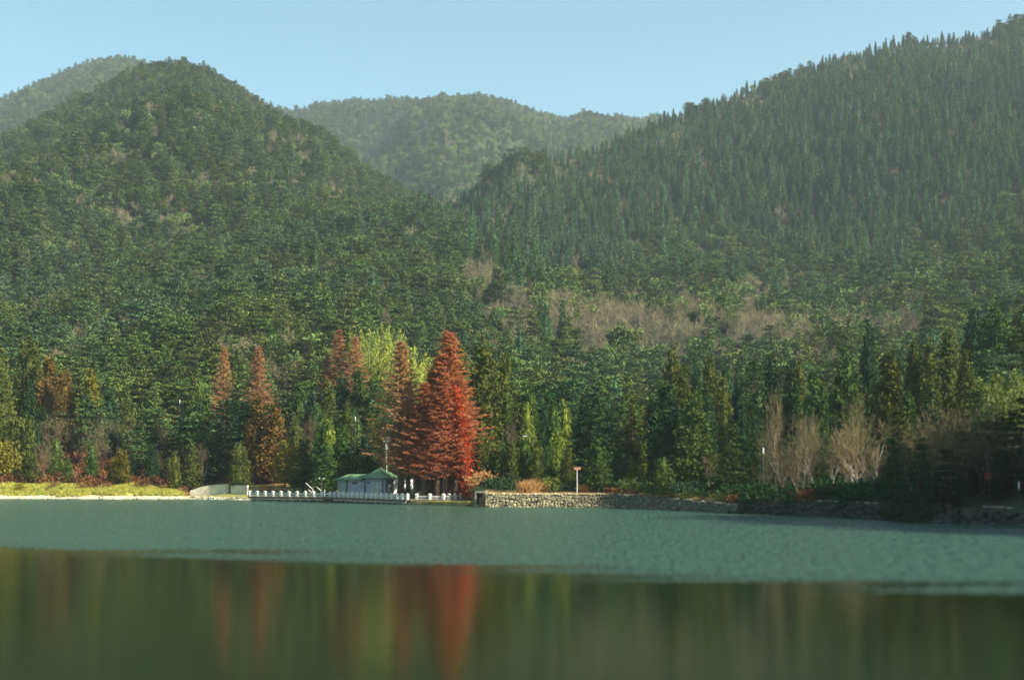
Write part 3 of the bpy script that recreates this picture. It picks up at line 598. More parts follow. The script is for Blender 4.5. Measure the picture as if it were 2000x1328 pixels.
LM = [(4, 'leftmost olive conifer'), (57, 'tall far-left olive conifer'), (96, 'orange-tipped conifer'), (133, 'thin green column'), (178, 'lone golden-orange conifer'), (231, 'teal road sign'), (305, 'bright pointed cypress'), (375, 'wide olive cypress'),
      (437, 'left rust metasequoia'), (503, 'pale rust metasequoia'), (536, 'amber conifer'), (592, 'brownish cypress'), (640, 'double lamp post'), (694, 'rust twins'), (745, 'antenna mast'), (783, 'tall rusty metasequoia'), (830, 'red group'), (877, 'red peak'),
      (945, 'large olive conifer'), (985, 'slim olive conifer'), (1040, 'street lamp'), (1095, 'light green spires'), (1150, 'spreading cedar'), (1205, 'dense green column'), (1250, 'dark gap'), (1312, 'olive-topped tallest conifer'), (1354, 'wide sunlit conifer'),
      (1414, 'shade gap'), (1474, 'tiered cedar'), (1546, 'brown-sided conifer'), (1592, 'slim pale bare stems'), (1655, 'round-topped conifer'), (1697, 'far dark spire'), (1735, 'golden olive conifer'), (1784, 'third olive spire'), (1816, 'golden-edged spire'),
      (1855, 'tall right olive conifer'), (1900, 'small red board'), (1945, 'huge right conifer'), (1990, 'right-edge lamp')]
def near(q):
    lx, ln = min(LM, key=lambda a: abs(a[0] - q)); d = q - lx
    return ('just left of the ' if d < -7 else 'just right of the ' if d > 7 else 'in line with the ') + ln
def filler(kind, n, p0, p1, D0, D1, t0, t1, w0, w1, cols, lab, grp):
    for i in range(n):
        q = p0 + (p1 - p0) * (i + FB.random()) / n; tree(kind, q, FB.uniform(D0, D1), FB.uniform(t0, t1), FB.uniform(w0, w1), FB.choice(cols), lab + ' ' + near(q), name=NM[kind], group=grp, bark=('brownbark' if p0 < 1500 or p0 > 1775 else 'greybark') if kind == 'bare' else None)
filler('cryptomeria', 26, 1270, 1900, 196, 236, 740, 800, 44, 62, ['dark', 'dark', 'dark', 'green'], 'dark conifer filling the right stand', 'dark conifers filling the right stand')
filler('cryptomeria', 12, 930, 1270, 215, 245, 745, 800, 44, 60, ['dark', 'green'], 'dark conifer filling the shore belt', 'dark conifers beside the spreading cedar')
filler('cryptomeria', 12, 545, 790, 238, 268, 765, 815, 40, 52, ['dark', 'green', 'olive'], 'dark conifer filling the belt', 'dark conifers behind the boathouse')
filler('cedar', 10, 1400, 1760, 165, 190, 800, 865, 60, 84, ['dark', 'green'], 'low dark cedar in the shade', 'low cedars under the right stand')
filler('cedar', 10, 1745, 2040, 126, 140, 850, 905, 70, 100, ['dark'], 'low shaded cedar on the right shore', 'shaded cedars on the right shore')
filler('bare', 9, 1515, 1770, 148, 172, 800, 870, 60, 90, ['tan', 'brown'], 'grey-brown bare tree in the thicket', 'bare thicket on the right shore')
filler('bare', 11, 1775, 2010, 126, 136, 785, 850, 80, 110, ['brown'], 'dim half-shaded bare tree', 'half-shaded bare thicket at right')
filler('bare', 8, 60, 420, 255, 275, 815, 880, 46, 60, ['brown'], 'brown bare tree above the grass bank', 'bare thicket above the grass bank')
filler('pine', 10, 250, 560, 262, 290, 770, 840, 60, 84, ['dark', 'pine'], 'dark pine at the slope foot', 'dark pines at the slope foot')
filler('cypress', 9, 10, 420, 252, 262, 850, 900, 26, 38, ['olive', 'dark', 'golden', 'green'], 'small cypress above the grass bank', 'small cypresses in the left thicket')
filler('cryptomeria', 9, -10, 420, 270, 296, 735, 800, 42, 58, ['olive', 'dark', 'dark', 'amber'], 'conifer above the brown thicket', 'conifers above the left thicket')
filler('pine', 7, 60, 330, 272, 300, 770, 830, 60, 84, ['dark', 'pine'], 'dark pine above the brown thicket', 'pines above the left thicket')
for q_ in (1212, 1243, 1282, 1310, 1345, 1372, 1402, 1430):
    D_ = float(shoreD(np.array([q_]))[0]) + .9; plant('shrub', (q_ - 1000) / F * D_, D_, FB.uniform(1.0, 1.8), FB.uniform(1.8, 3.0), FB.choice(['olive', 'dark', 'redbush']), label='weedy shrub trailing over the dim stone wall ' + near(q_), name='shrub', cat='shrub', group='weedy shrubs over the dim wall')
# the scarlet creeper that climbs the right side of the red group
r_ = rn(77); n_ = 2900; f_ = r_.random(n_) ** 1.25; 
xs_ = np.interp(f_, [0, .35, .75, 1], [P(916, 0, 199)[0], P(909, 0, 199)[0], P(899, 0, 199)[0], P(888, 0, 199)[0]]) + r_.normal(size=n_) * (.42 * (1 - .5 * f_)) * np.where(r_.random(n_) < .3, 2.4, 1)
zs_ = 1.2 + f_ ** 1 * (P(0, 752, 199)[2] - 1.2); ys_ = 199 + r_.normal(size=n_) * .7 + 3 * f_
o_ = unit(r_.normal(size=(n_, 3)) + (.5, -.5, .3)); U_ = unit(np.cross(o_, r_.normal(size=o_.shape))) * .30
lv_ = leaves(np.stack([xs_, ys_, zs_], -1), U_, o_ * .36)
e = empty('creeper', (P(914, 0, 199)[0], 199, 1)); tag(e, 'scarlet creeper climbing the right side of the red metasequoia group', 'creeper')
o = link('leaves', mk('creeper_leaves', lv_[0] - np.array(e.location), lv_[1], M['scarlet']), e); tag(o, kind='stuff')
st = MB().tube([(0, 0, -1), (-.3, 0, 5), (-1.2, 1.5, 11), (-2, 2.6, 14)], [.12, .1, .06, .03], 6); st.build('stem', M['bark'], e)

# bamboo groves: countable clumps
BAM = [(712, 308, 640), (735, 310, 632), (758, 312, 640), (780, 312, 652), (745, 300, 665), (768, 298, 675), (800, 306, 668), (820, 302, 680), (838, 300, 690), (722, 300, 668), (812, 296, 700), (790, 294, 700), (835, 292, 720),
       (700, 318, 632), (770, 322, 634), (748, 330, 628)]
for i, (px, D, top) in enumerate(BAM):
    x = (px - 1000) / F * D; z = hz1(x, D); H = CH + (HZ - top) / F * D - z
    plant('bamboo', x, D, H, 30 / F * D * 1.5, label='yellow-green bamboo clump in the bright grove ' + near(px), name='bamboo_clump', cat='bamboo', group='bamboo grove left of the red peak')
for i, (px, D, top) in enumerate([(1925, 205, 728), (1948, 210, 722), (1972, 206, 718), (1995, 204, 726), (1935, 198, 750), (1962, 196, 755), (1988, 195, 752), (2012, 200, 735)]):
    x = (px - 1000) / F * D; z = hz1(x, D); H = CH + (HZ - top) / F * D - z
    plant('bamboo', x, D, H, 46 / F * D, label='lime bamboo clump in the right-edge grove ' + near(px), name='bamboo_clump', cat='bamboo', group='bamboo grove at the right edge', col='lime')

# shrubs one can point at
SHR = [(108, 252, 1.8, 'redbush', 'red-brown shrub left of the thin green column'), (165, 251, 2.0, 'redbush', 'rusty red shrub right of the thin green column'), (188, 252, 2.6, 'redbush', 'largest rusty shrub behind the grass bank'),
       (210, 251, 1.6, 'redbush', 'low rusty shrub left of the golden cypress with bare stem'), (95, 250, 1.2, 'green', 'dark green shrub on the grass bank at left'), (118, 250, 1.1, 'green', 'green shrub beside the thin column foot'),
       (280, 251, 2.4, 'redbush', 'orange-brown shrub above the brightest grass'), (320, 250, 1.6, 'redbush', 'brown shrub before the narrow olive cypress'), (520, 240, 2.2, 'rust', 'orange shrub between the amber conifers'),
       (548, 238, 1.5, 'rust', 'orange-red shrub low behind the railing'), (940, 196, 3.6, 'rust', 'orange leafy shrub at the right foot of the red group'), (1033, 189, 1.8, 'golden', 'orange-green shrub left of the dry reeds'),
       (1078, 188, 2.5, 'lime', 'pale green flowering bush left of the signpost'), (1140, 186, 1.4, 'redbush', 'red shrub right of the orange signpost'), (1230, 180, 2.4, 'olive', 'olive shrub over the wall right of dense green column'),
       (1262, 176, 2.2, 'olive', 'sprawling olive shrub hanging over the dim stone wall'), (1325, 166, 1.3, 'rust', 'orange shrub on the dim wall top'), (1575, 147, 2.0, 'redbush', 'red-brown shrub below the pale multi-stemmed trees'),
       (1190, 182, 1.2, 'redbush', 'brown shrub right of the wall column'), (1295, 171, 1.5, 'olive', 'yellowish shrub beyond the sprawling one'), (660, 220, 1.3, 'dark', 'dark shrub at left foot of the boathouse'),
       (1460, 153, 1.8, 'dark', 'dark shrub below the low dark cedar'), (1650, 140, 1.7, 'dark', 'dark shrub below the brightest bare tree'), (40, 250, 1.7, 'golden', 'golden shrub at far left behind the grass')]
for px, D, H, col, lab in SHR:
    x = (px - 1000) / F * D; plant('shrub', x, D, H, H * 1.5, col, label=lab, name='shrub', cat='shrub', group='shrubs along the shore')
# dry reeds
mb = []
for i in range(7):
    (_, _), (v, f) = gen_grass(300 + i, 120, 1.9, .9); q = rn(i + 5).normal(size=2) * .9; mb.append((v + np.array([q[0], q[1] * .5, 0]), f))
v, f = joinm(mb); x = P(1046, 0, 187)[0]; o = link('dry_reeds', mk('dry_reeds', v, f, M['drygrass'])); o.location = (x, 187, hz1(x, 187)); tag(o, 'clump of dry orange reeds standing on the sunlit stone wall', 'reeds')

# ------------------------------------------------------------------ forest on the slopes
PC = bpy.data.collections.new('forest_sources')          # source meshes for the instanced forest, not linked to the scene
SRC = {}
def src(kind, key, V1, V2, mats):
    v, f = joinm([V1, V2]) if len(V1[0]) else V2; n1 = len(V1[1]); mi = np.concatenate([np.zeros(n1, int), np.ones(len(V2[1]), int)])
    me_ = mk('forest_' + kind, v, f, mats, mi); SRC.setdefault(kind, []).append(me_)
for i in range(6): tv, cv = gen_pads(130 + i, 10, 3.2, 8 if i % 2 else 6, cone=i % 2, per=5 if i % 2 else 4, k=38, leaf=.55, padr=1.25, flat=.24 if i % 2 else .12, base=.2); src('pine', i, tv, cv, [M['bark'], M['pine']])
for i in range(4): tv, cv = gen_spire(140 + i, 14, 2.2, 260, 7, tip=(.8, .65, .95, .75)[i], leaf=.55); src('spire', i, tv, cv, [M['bark'], M['spire']])
for i in range(3): tv, cv = gen_bare(150 + i, 8, 4, .6, multi=2, twig=.03); src('bare', i, tv, cv, [M['greybark'], M['winter']])
for i in range(2): tv, cv = gen_bamboo(160 + i, 7, 10, 40, 2.0); src('bamboo', i, tv, cv, [M['palebark'], M['lime']])
for i in range(3): tv, cv = gen_round(170 + i, 7, 3.2, 60, 9, leaf=.85); src('round', i, tv, cv, [M['bark'], M['far']])
for i in range(3): tv, cv = gen_shrub(180 + i, 1.7, 1.3, 130, .34); src('shrub', i, tv, cv, [M['bark'], M['redbush']])
for i in range(3): tv, cv = gen_grass(190 + i, 70, .5, .6); src('grass', i, tv, cv, [M['grass'], M['grass']])

def gn_forest(name, meshes, pts, rot, scl, idx_, label):
    col_ = bpy.data.collections.new(name + '_source')
    for i, me_ in enumerate(meshes): ob = bpy.data.objects.new('%s_source_%02d' % (name, i), me_); col_.objects.link(ob)
    me_ = bpy.data.meshes.new(name); n = len(pts); me_.vertices.add(n); me_.vertices.foreach_set('co', np.asarray(pts, float).ravel())
    a = me_.attributes.new('rotz', 'FLOAT', 'POINT'); a.data.foreach_set('value', np.asarray(rot, float))
    a = me_.attributes.new('siz', 'FLOAT_VECTOR', 'POINT'); a.data.foreach_set('vector', np.asarray(scl, float).ravel())
    a = me_.attributes.new('pick', 'INT', 'POINT'); a.data.foreach_set('value', np.asarray(idx_, np.int32))
    o = link(name, me_); ng = bpy.data.node_groups.new(name, 'GeometryNodeTree')
    ng.interface.new_socket('Geometry', in_out='INPUT', socket_type='NodeSocketGeometry'); ng.interface.new_socket('Geometry', in_out='OUTPUT', socket_type='NodeSocketGeometry')
    nd = ng.nodes; Lk = ng.links.new; gi = nd.new('NodeGroupInput'); go = nd.new('NodeGroupOutput')
    ci = nd.new('GeometryNodeCollectionInfo'); ci.inputs[0].default_value = col_; ci.inputs['Separate Children'].default_value = True; ci.inputs['Reset Children'].default_value = True
    io = nd.new('GeometryNodeInstanceOnPoints'); io.inputs['Pick Instance'].default_value = True
    def att(nm, dt): a = nd.new('GeometryNodeInputNamedAttribute'); a.data_type = dt; a.inputs[0].default_value = nm; return a.outputs[0]
    cx = nd.new('ShaderNodeCombineXYZ'); Lk(att('rotz', 'FLOAT'), cx.inputs[2])
    Lk(gi.outputs[0], io.inputs['Points']); Lk(ci.outputs[0], io.inputs['Instance']); Lk(att('pick', 'INT'), io.inputs['Instance Index'])
    Lk(cx.outputs[0], io.inputs['Rotation']); Lk(att('siz', 'FLOAT_VECTOR'), io.inputs['Scale']); Lk(io.outputs[0], go.inputs[0])
    md = o.modifiers.new('scatter', 'NODES'); md.node_group = ng
    tag(o, label, None, None, 'stuff'); return o

r = rn(1)
def scatter(s, x0, x1, y0, y1):
    xs, ys = np.meshgrid(np.arange(x0, x1, s), np.arange(y0, y1, s)); xs = xs.ravel() + r.uniform(-.45, .45, xs.size) * s; ys = ys.ravel() + r.uniform(-.45, .45, ys.size) * s
    return xs, ys
A = [scatter(4.6, -160, 190, 225, 420), scatter(4.9, -420, 420, 420, 800), scatter(5.3, -620, 620, 800, 1420), scatter(6.8, -1050, 1050, 1420, 2520)]
lvl = np.concatenate([np.full(len(a[0]), i) for i, a in enumerate(A)]); xs = np.concatenate([a[0] for a in A]); ys = np.concatenate([a[1] for a in A])
px = 1000 + F * xs / ys; zs = height(xs, ys); _, py = proj(xs, ys, zs)
D6v = ip(px, {-700: 1150, 0: 1150, 340: 1300, 600: 1280, 800: 1150, 880: 1020, 1010: 960, 1300: 1060, 1600: 1150, 2000: 1120, 7500: 1100})
keep = (px > -110) & (px < 2110) & ((ys < D6v + 25) | (ys > 1400) | ((px > 740) & (px < 980)))
smin = np.where(px < 620, 58, np.where(px < 1250, 48, 60)); keep &= ys > shoreD(px) + smin
xs, ys, zs, px, py, lvl = [a[keep] for a in (xs, ys, zs, px, py, lvl)]
# hide rows that no ridge lets through: keep only points whose 16 m top clears the ground profile in front
order = np.argsort(ys); bins = np.clip(((px + 120) / 8).astype(int), 0, 280); sky_ = np.full(281, 2000.0); vis = np.zeros(len(xs), bool); seen = np.zeros(len(xs))
for i in order:
    b = bins[i]; top = py[i] - 12 * F / ys[i]
    if top < sky_[b] + 6: vis[i] = True
    seen[i] = max(0, sky_[b] - (py[i] - 9 * F / ys[i])) * F / ys[i]; sky_[b] = min(sky_[b], py[i] - 1.0 * F / ys[i] if True else 0)
xs, ys, zs, px, py, lvl, seen = [a[vis] for a in (xs, ys, zs, px, py, lvl, seen)]
n1 = vnoise(px / 90, py / 60, 11); n2 = vnoise(px / 35, py / 22, 12); u = r.random(len(xs))
def blob(cx, cy_, rx, ry, s=1.0): return np.exp(-((px - cx) / rx) ** 2 - ((py - cy_) / ry) ** 2) * s
spireness = blob(1150, 430, 190, 130) + blob(1500, 330, 300, 170) + blob(1850, 250, 260, 200) + blob(1650, 480, 120, 60, .7) + blob(860, 420, 60, 40, .8) + blob(1000, 500, 60, 50, .8)
spireness -= blob(1330, 560, 130, 70, .6) + blob(1350, 420, 60, 80, .3)
bareness = blob(1440, 665, 250, 62, 1.0) + blob(1220, 640, 170, 50, .75) + blob(1450, 575, 80, 25, .8) + blob(930, 560, 40, 25, .9) + blob(1740, 660, 60, 30, .9) + blob(1010, 610, 90, 22, .6) + blob(570, 760, 50, 30, .8) + blob(300, 300, 60, 40, .35) + blob(740, 700, 50, 30, .5) + blob(430, 550, 60, 30, .25) + blob(60, 640, 50, 30, .4) + blob(1100, 640, 100, 50, .4)
bam = blob(1080, 552, 42, 16, 1.2) + blob(1120, 560, 30, 12, .8) + blob(965, 585, 20, 8, .6)
kind = np.full(len(xs), 0)
kind[(spireness + .35 * n1 + .25 * n2 > .42)] = 1
kind[(bareness + .65 * n2 + .25 * n1 + 1.1 * (u - .5) > .47)] = 2
kind[bam + .2 * n2 > .6] = 3
kind[(kind == 0) & (r.random(len(xs)) < .18 + .30 * np.clip(bareness, 0, 1) + .12 * (px > 900))] = 4
kind[(kind == 0) & (r.random(len(xs)) < .05 * (px > 900))] = 1
kind[(ys > 1400) & (r.random(len(xs)) < .35)] = 4
base_s = {0: 1.0, 1: .95, 2: .95, 3: 1.0, 4: .95}
H0 = {0: 10, 1: 14, 2: 8, 3: 7, 4: 7}
sc = .92 * r.choice([.6, .8, 1, 1.05, 1.2, 1.38], len(xs)) * np.where((ys > D6v[keep][vis] - 60) & (lvl < 3), .82, 1) * r.uniform(.75, 1.15, len(xs)) * np.array([base_s[k] for k in kind]) * np.where(lvl == 3, 1.1, np.where(lvl == 2, 1.05, np.where(lvl == 0, .95, 1.0)))
sc *= np.where((kind == 1) & (ys > D6v[keep][vis] - 90), .72, 1.0); sc *= 1 + .12 * n1; wob = r.uniform(.85, 1.15, len(xs)); rot = r.random(len(xs)) * 6.283
KN = {0: ('pine', 'pine_forest', 'layered green pines covering the far mountain slopes', 300, 'pine_tree', 'layered pine on the lower mountain slope above the shore trees', 'pines on the lower mountain slope'),
      1: ('spire', 'conifer_forest', 'narrow conifers covering the far slopes of right mountain', 120, 'conifer_tree', 'narrow conifer among many alike on the right mountain slope', 'conifers on the right mountain slope'),
      2: ('bare', 'bare_woodland', 'pale bare winter trees in patches on the far slopes', 200, 'bare_tree', 'pale bare tree in the winter patches on the slope above the right stand', 'bare trees on the slope'),
      3: ('bamboo', 'bamboo_thicket', 'yellow-green bamboo patch on the middle slope', 0, '', '', ''),
      4: ('round', 'broadleaf_woodland', 'rounded evergreen trees mixed into the mountain forest', 100, 'broadleaf_tree', 'rounded evergreen tree among pines on the mountain slope', 'broadleaf trees on the slope')}
for k, (kn, sname, slab, nind, iname, ilab, igrp) in KN.items():
    ii = np.where(kind == k)[0]
    if not len(ii): continue
    inf = (px[ii] > 5) & (px[ii] < 1995); score = np.where(inf, seen[ii], 0); od = np.argsort(-score); ind = ii[od[:nind]]; rest = ii[od[nind:]]
    ms = SRC[kn]
    for j in ind:
        lv_ = 'low' if py[j] > 640 else 'midway' if py[j] > 520 else 'high'
        ilab2 = ilab.split(' on the ')[0].split(' among ')[0].split(' in the ')[0] + ' ' + lv_ + ' on the slope, ' + near(px[j])
        o = link(iname, ms[rng.randrange(len(ms))]); o.location = (xs[j], ys[j], zs[j] - .3); o.rotation_euler = (0, 0, rot[j]); s = sc[j]; o.scale = (s * wob[j], s * wob[j], s / wob[j]); tag(o, ilab2, 'tree', igrp)
    sv = np.stack([sc[rest] * wob[rest], sc[rest] * wob[rest], sc[rest] / wob[rest]], -1)
    gn_forest(sname, ms, np.stack([xs[rest], ys[rest], zs[rest] - .3], -1), rot[rest], sv, r.integers(0, len(ms), len(rest)), slab)
    print('FOREST', kn, len(ii), 'ind', len(ind))
# the wooded bluff on the east shore, outside the frame, which shades the right-hand shore
bx, by = scatter(6.0, 60, 230, 5, 175); bz = height(bx, by); bpx = 1000 + F * bx / by; kk = (bpx > 2110) & (by > shoreD(bpx) + 5); bx, by, bz = bx[kk], by[kk], bz[kk]; nn = len(bx)
gn_forest('shoreline_woods', SRC['spire'], np.stack([bx, by, bz - .3], -1), r.random(nn) * 6.28, np.stack([r.uniform(.8, 1.1, nn)] * 3, -1) * np.array([1.3, 1.3, 1]), r.integers(0, 4, nn), 'dark wooded bluff on the east shore of the lake')
# undergrowth behind the shore
ux, uy = scatter(1.5, -110, 90, 140, 320); upx = 1000 + F * ux / uy; us = uy - shoreD(upx); uz = height(ux, uy)
kk = (upx > -40) & (upx < 2040) & (us > np.where(upx > 1430, 1.3, np.where(upx > 1200, 1.5, 5))) & (us < 62) & ~((upx > 365) & (upx < 930) & (us < 20)) & ~((upx < 345) & (us < 9.5)) & (r.random(len(ux)) < np.where(upx < 600, .62, np.where((upx > 1430) & (us < 14), .8, .40))); ux, uy, uz, upx = ux[kk], uy[kk], uz[kk], upx[kk]; nn = len(ux)
left = upx < 620
for sel, nm, mat_, lab in ((left, 'red_undergrowth', 'redbush', 'red-brown undergrowth on the lower left slope'), (~left, 'green_undergrowth', 'dark', 'dark green undergrowth beneath the shore trees')):
    ms = []
    for i in range(3):
        (tv, cv) = gen_shrub(200 + i, 1.5, 1.2, 110, .34); ms.append(mk(nm, cv[0], cv[1], M[mat_]))
    n_ = int(sel.sum()); gn_forest(nm, ms, np.stack([ux[sel], uy[sel], uz[sel]], -1), r.random(n_) * 6.28, np.stack([r.uniform(.5, 1.25, n_)] * 3, -1), r.integers(0, 3, n_), lab)
gx, gy = scatter(.55, -110, -50, 240, 258); gpx = 1000 + F * gx / gy; gs = gy - shoreD(gpx); kk = (gpx > -60) & (gpx < 356) & (gs > 1.6 + .8 * vnoise(gpx / 30, 0 * gpx, 9)) & (gs < 10.5) & (vnoise(gx / 2.5, gy / 2, 21) > -.55); gx, gy = gx[kk], gy[kk]; nn = len(gx)
gn_forest('bank_grass', SRC['grass'], np.stack([gx, gy, height(gx, gy)], -1), r.random(nn) * 6.28, np.stack([r.uniform(.7, 1.4, nn)] * 3, -1), r.integers(0, 3, nn), 'yellow-green grass on the sunlit left bank')

# ------------------------------------------------------------------ stone walls
def stone_mesh(seed):
    r = rn(seed); k = 7; a = np.sort(r.random(k) * .5 + np.arange(k)) / k * 6.283; V = []
    for (q, yy) in ((.95, .3), (1.0, -.15), (.72, -.5)):
        for t_ in a:
            c, s = math.cos(t_), math.sin(t_); m_ = (abs(c) ** 2.6 + abs(s) ** 2.6) ** (-1 / 2.6); V.append((.5 * c * m_ * q * (1 + r.normal() * .06), yy, .5 * s * m_ * q * (1 + r.normal() * .06)))
    V.append((0, -.56, 0)); Fc = []
    for l in range(2):
        for j in range(k): Fc.append((l * k + j, l * k + (j + 1) % k, (l + 1) * k + (j + 1) % k, (l + 1) * k + j))
    for j in range(k): Fc.append((2 * k + j, 2 * k + (j + 1) % k, 3 * k))
    return V, Fc
STN = [stone_mesh(400 + i) for i in range(8)]; STM = [mk('stone', v, f, M['stone']) for v, f in STN]
M['shaded_mossstone'] = solid('shaded_mossy_wall_stone', (.200, .185, .130), (.100, .098, .068), .9, 2.5, .5, rand=.5); STM2 = [mk('shaded_mossy_stone', v, f, M['shaded_mossstone']) for v, f in STN]  # darker, mossy stone; part of the wall's shade is put into its colour
def stone_wall(label, pts, ztop, zbot=-.35, sw=.43, sh=.27, limit=300, zt=None, STM=STM, smat='stone'):
    pts = [np.array(p, float) for p in pts]; e = empty('stone_wall', (pts[0][0], pts[0][1], 0)); tag(e, label, 'wall'); org = np.array([pts[0][0], pts[0][1], 0])
    core = MB(); extra = MB(); cnt = 0; rr = random.Random(9)
    for a, b in zip(pts[:-1], pts[1:]):
        d = b - a; L_ = np.linalg.norm(d); d /= L_; ang = math.atan2(d[1], d[0]); nrm = np.array([d[1], -d[0]]); za = (zt or (lambda q: ztop))(a); c = (a + b) / 2 - nrm * .35
        core.box((c[0] - org[0], c[1] - org[1], (za + zbot) / 2 - .03), (L_ + .05, .6, za - zbot - .06), ang)
        rows = int((za - zbot) / sh)
        for q in range(rows):
            s = -.02
            while s < L_:
                w_ = sw * rr.uniform(.6, 1.45)
                w_ = min(w_, L_ - s + .04)
                if w_ < .12: break
                hgt = (za - zbot) / rows; p_ = a + d * (s + w_ / 2); z_ = zbot + (q + .5) * hgt + rr.uniform(-.09, .09); k_ = rr.randrange(8); sc_ = (w_ * .96, .34 * rr.uniform(.8, 1.25), hgt * rr.uniform(.8, 1.45))
                tilt = rr.uniform(-.3, .3)
                if cnt < limit:
                    o = bpy.data.objects.new('stone', STM[k_]); COL.objects.link(o); o.parent = e; o.location = (p_[0] - org[0], p_[1] - org[1], z_); o.rotation_euler = (0, tilt, ang); o.scale = sc_; cnt += 1
                else:
                    ca_, sa_ = math.cos(ang), math.sin(ang); V_ = [((x * sc_[0]) * ca_ - (y * sc_[1]) * sa_ + p_[0] - org[0], (x * sc_[0]) * sa_ + (y * sc_[1]) * ca_ + p_[1] - org[1], z * sc_[2] + z_) for x, y, z in STN[k_][0]]
                    extra.add(V_, STN[k_][1])
                s += w_
    core.build('wall_core', M['mortar'], e)
    if extra.V: o = extra.build('rubble_stones', M[smat], e); o['kind'] = 'stuff'
    return e
def at(px_, D): return ((px_ - 1000) / F * D, D)
seg = [at(q, float(shoreD(np.array([q]))[0]) - .1) for q in (948, 980, 1020, 1070, 1130, 1200)]
stone_wall('sunlit rough stone retaining wall at the water right of the culvert', seg, 1.9, limit=290)
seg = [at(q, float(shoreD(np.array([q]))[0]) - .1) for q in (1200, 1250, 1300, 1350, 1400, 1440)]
stone_wall('dim rough stone wall at the water beyond the sunlit one', seg, 2.0, limit=290, zt=lambda p: 1.9 - .9 * (p[0] - 13) / 14, STM=STM2, smat='shaded_mossstone')
stone_wall('pale stone wall behind the right railing beside the culvert', [at(808, 222), at(868, 217), at(900, 209), at(931, 197)], 2.45, .5, .55, .32, limit=200)
# boulders on the right bank
bo = MB(); rr = random.Random(3)
for i in range(1500):
    q = rr.uniform(1425, 2060); D = float(shoreD(np.array([q]))[0]) + rr.uniform(-.5, 1.9); x, y = at(q, D); s = rr.uniform(.18, .55); k_ = rr.randrange(8); a = rr.uniform(0, 6.28); z = max(-.05, hz1(x, y))
    V_ = [((vx * math.cos(a) - vy * math.sin(a)) * s * 1.3 + x, (vx * math.sin(a) + vy * math.cos(a)) * s * 1.2 + y, vz * s + z + .05) for vx, vy, vz in STN[k_][0]]; bo.add(V_, STN[k_][1])
o = bo.build('bank_boulders', M['boulder']); tag(o, 'dark tumbled rocks along the shaded right bank', kind='stuff')
bo = MB()
for i in range(500):
    q = rr.uniform(-60, 480); D = float(shoreD(np.array([q]))[0]) + rr.uniform(-.3, .9); x, y = at(q, D); s = rr.uniform(.10, .32); k_ = rr.randrange(8); a = rr.uniform(0, 6.28); z = max(-.05, hz1(x, y))
    V_ = [((vx * math.cos(a) - vy * math.sin(a)) * s * 1.3 + x, (vx * math.sin(a) + vy * math.cos(a)) * s * 1.2 + y, vz * s + z) for vx, vy, vz in STN[k_][0]]; bo.add(V_, STN[k_][1])
o = bo.build('shore_pebbles', M['cream']); tag(o, 'pale stones along the waterline of the grass bank', kind='stuff')

# culvert
x, y = at(938.5, 187.5); e = empty('culvert', (x, y, 0), R(-12)); tag(e, 'square dark culvert mouth in concrete between railing and stone wall', 'culvert')
b = MB(); b.box((-.66, .5, .9), (.2, 1.6, 2.5)); b.box((.66, .5, .9), (.2, 1.6, 2.5)); b.box((0, .5, 2.02), (1.12, 1.6, .26)); b.box((0, .5, .02), (1.12, 1.6, .5)); b.build('surround', M['concrete'], e)
MB().box((0, 1.15, 1.08), (1.12, .1, 1.62)).build('tunnel_dark', M['opening_dark'], e)  # near-black panel: the tunnel's darkness is painted as its colour

# cream wall left
e = empty('cream_wall', (*at(425, 246), 0)); tag(e, 'sunlit cream plaster retaining wall left of the railing', 'wall')
ox, oy = e.location[0], e.location[1]
a_, b_ = at(372, 246), at(447, 244.6); cx, cy2 = (a_[0] + b_[0]) / 2 - ox, (a_[1] + b_[1]) / 2 - oy; ang = math.atan2(b_[1] - a_[1], b_[0] - a_[0]); L_ = math.dist(a_, b_)
V_ = []; 
for s, zt in ((-L_ / 2, 1.5), (-L_ / 4, 2.1), (0, 2.5), (L_ / 2, 2.7)):
    for yy in (-.15, .15):
        for z in (.3, zt): V_.append((cx + s * math.cos(ang) - yy * math.sin(ang), cy2 + s * math.sin(ang) + yy * math.cos(ang), z))
Fc = []
for i in range(3):
    q = i * 4; Fc += [(q, q + 4, q + 5, q + 1), (q + 2, q + 3, q + 7, q + 6), (q + 1, q + 5, q + 7, q + 3), (q, q + 2, q + 6, q + 4)]
Fc += [(0, 1, 3, 2), (12, 14, 15, 13)]
MB().add(V_, Fc).build('wall_panel', M['cream'], e)
a_, b_ = at(452, 243.5), at(484, 240); MB().box(((a_[0] + b_[0]) / 2 - ox, (a_[1] + b_[1]) / 2 - oy, 1.4), (math.dist(a_, b_), .3, 2.2), math.atan2(b_[1] - a_[1], b_[0] - a_[0])).build('end_panel', M['cream'], e)
a_, b_ = at(447, 245.2), at(453, 244.6); MB().box(((a_[0] + b_[0]) / 2 - ox, (a_[1] + b_[1]) / 2 - oy, 1.3), (1.1, .5, 2.0), ang).build('pier', M['concrete'], e)

# terrace wall right behind the amber conifers
e = MB().box((0, 0, .9), (7.5, .4, 1.9)).build('terrace_wall', M['concrete']); e.location = (*at(528, 241), .2); e.rotation_euler = (0, 0, R(-20)); tag(e, 'low grey wall under the two amber conifers', 'wall')

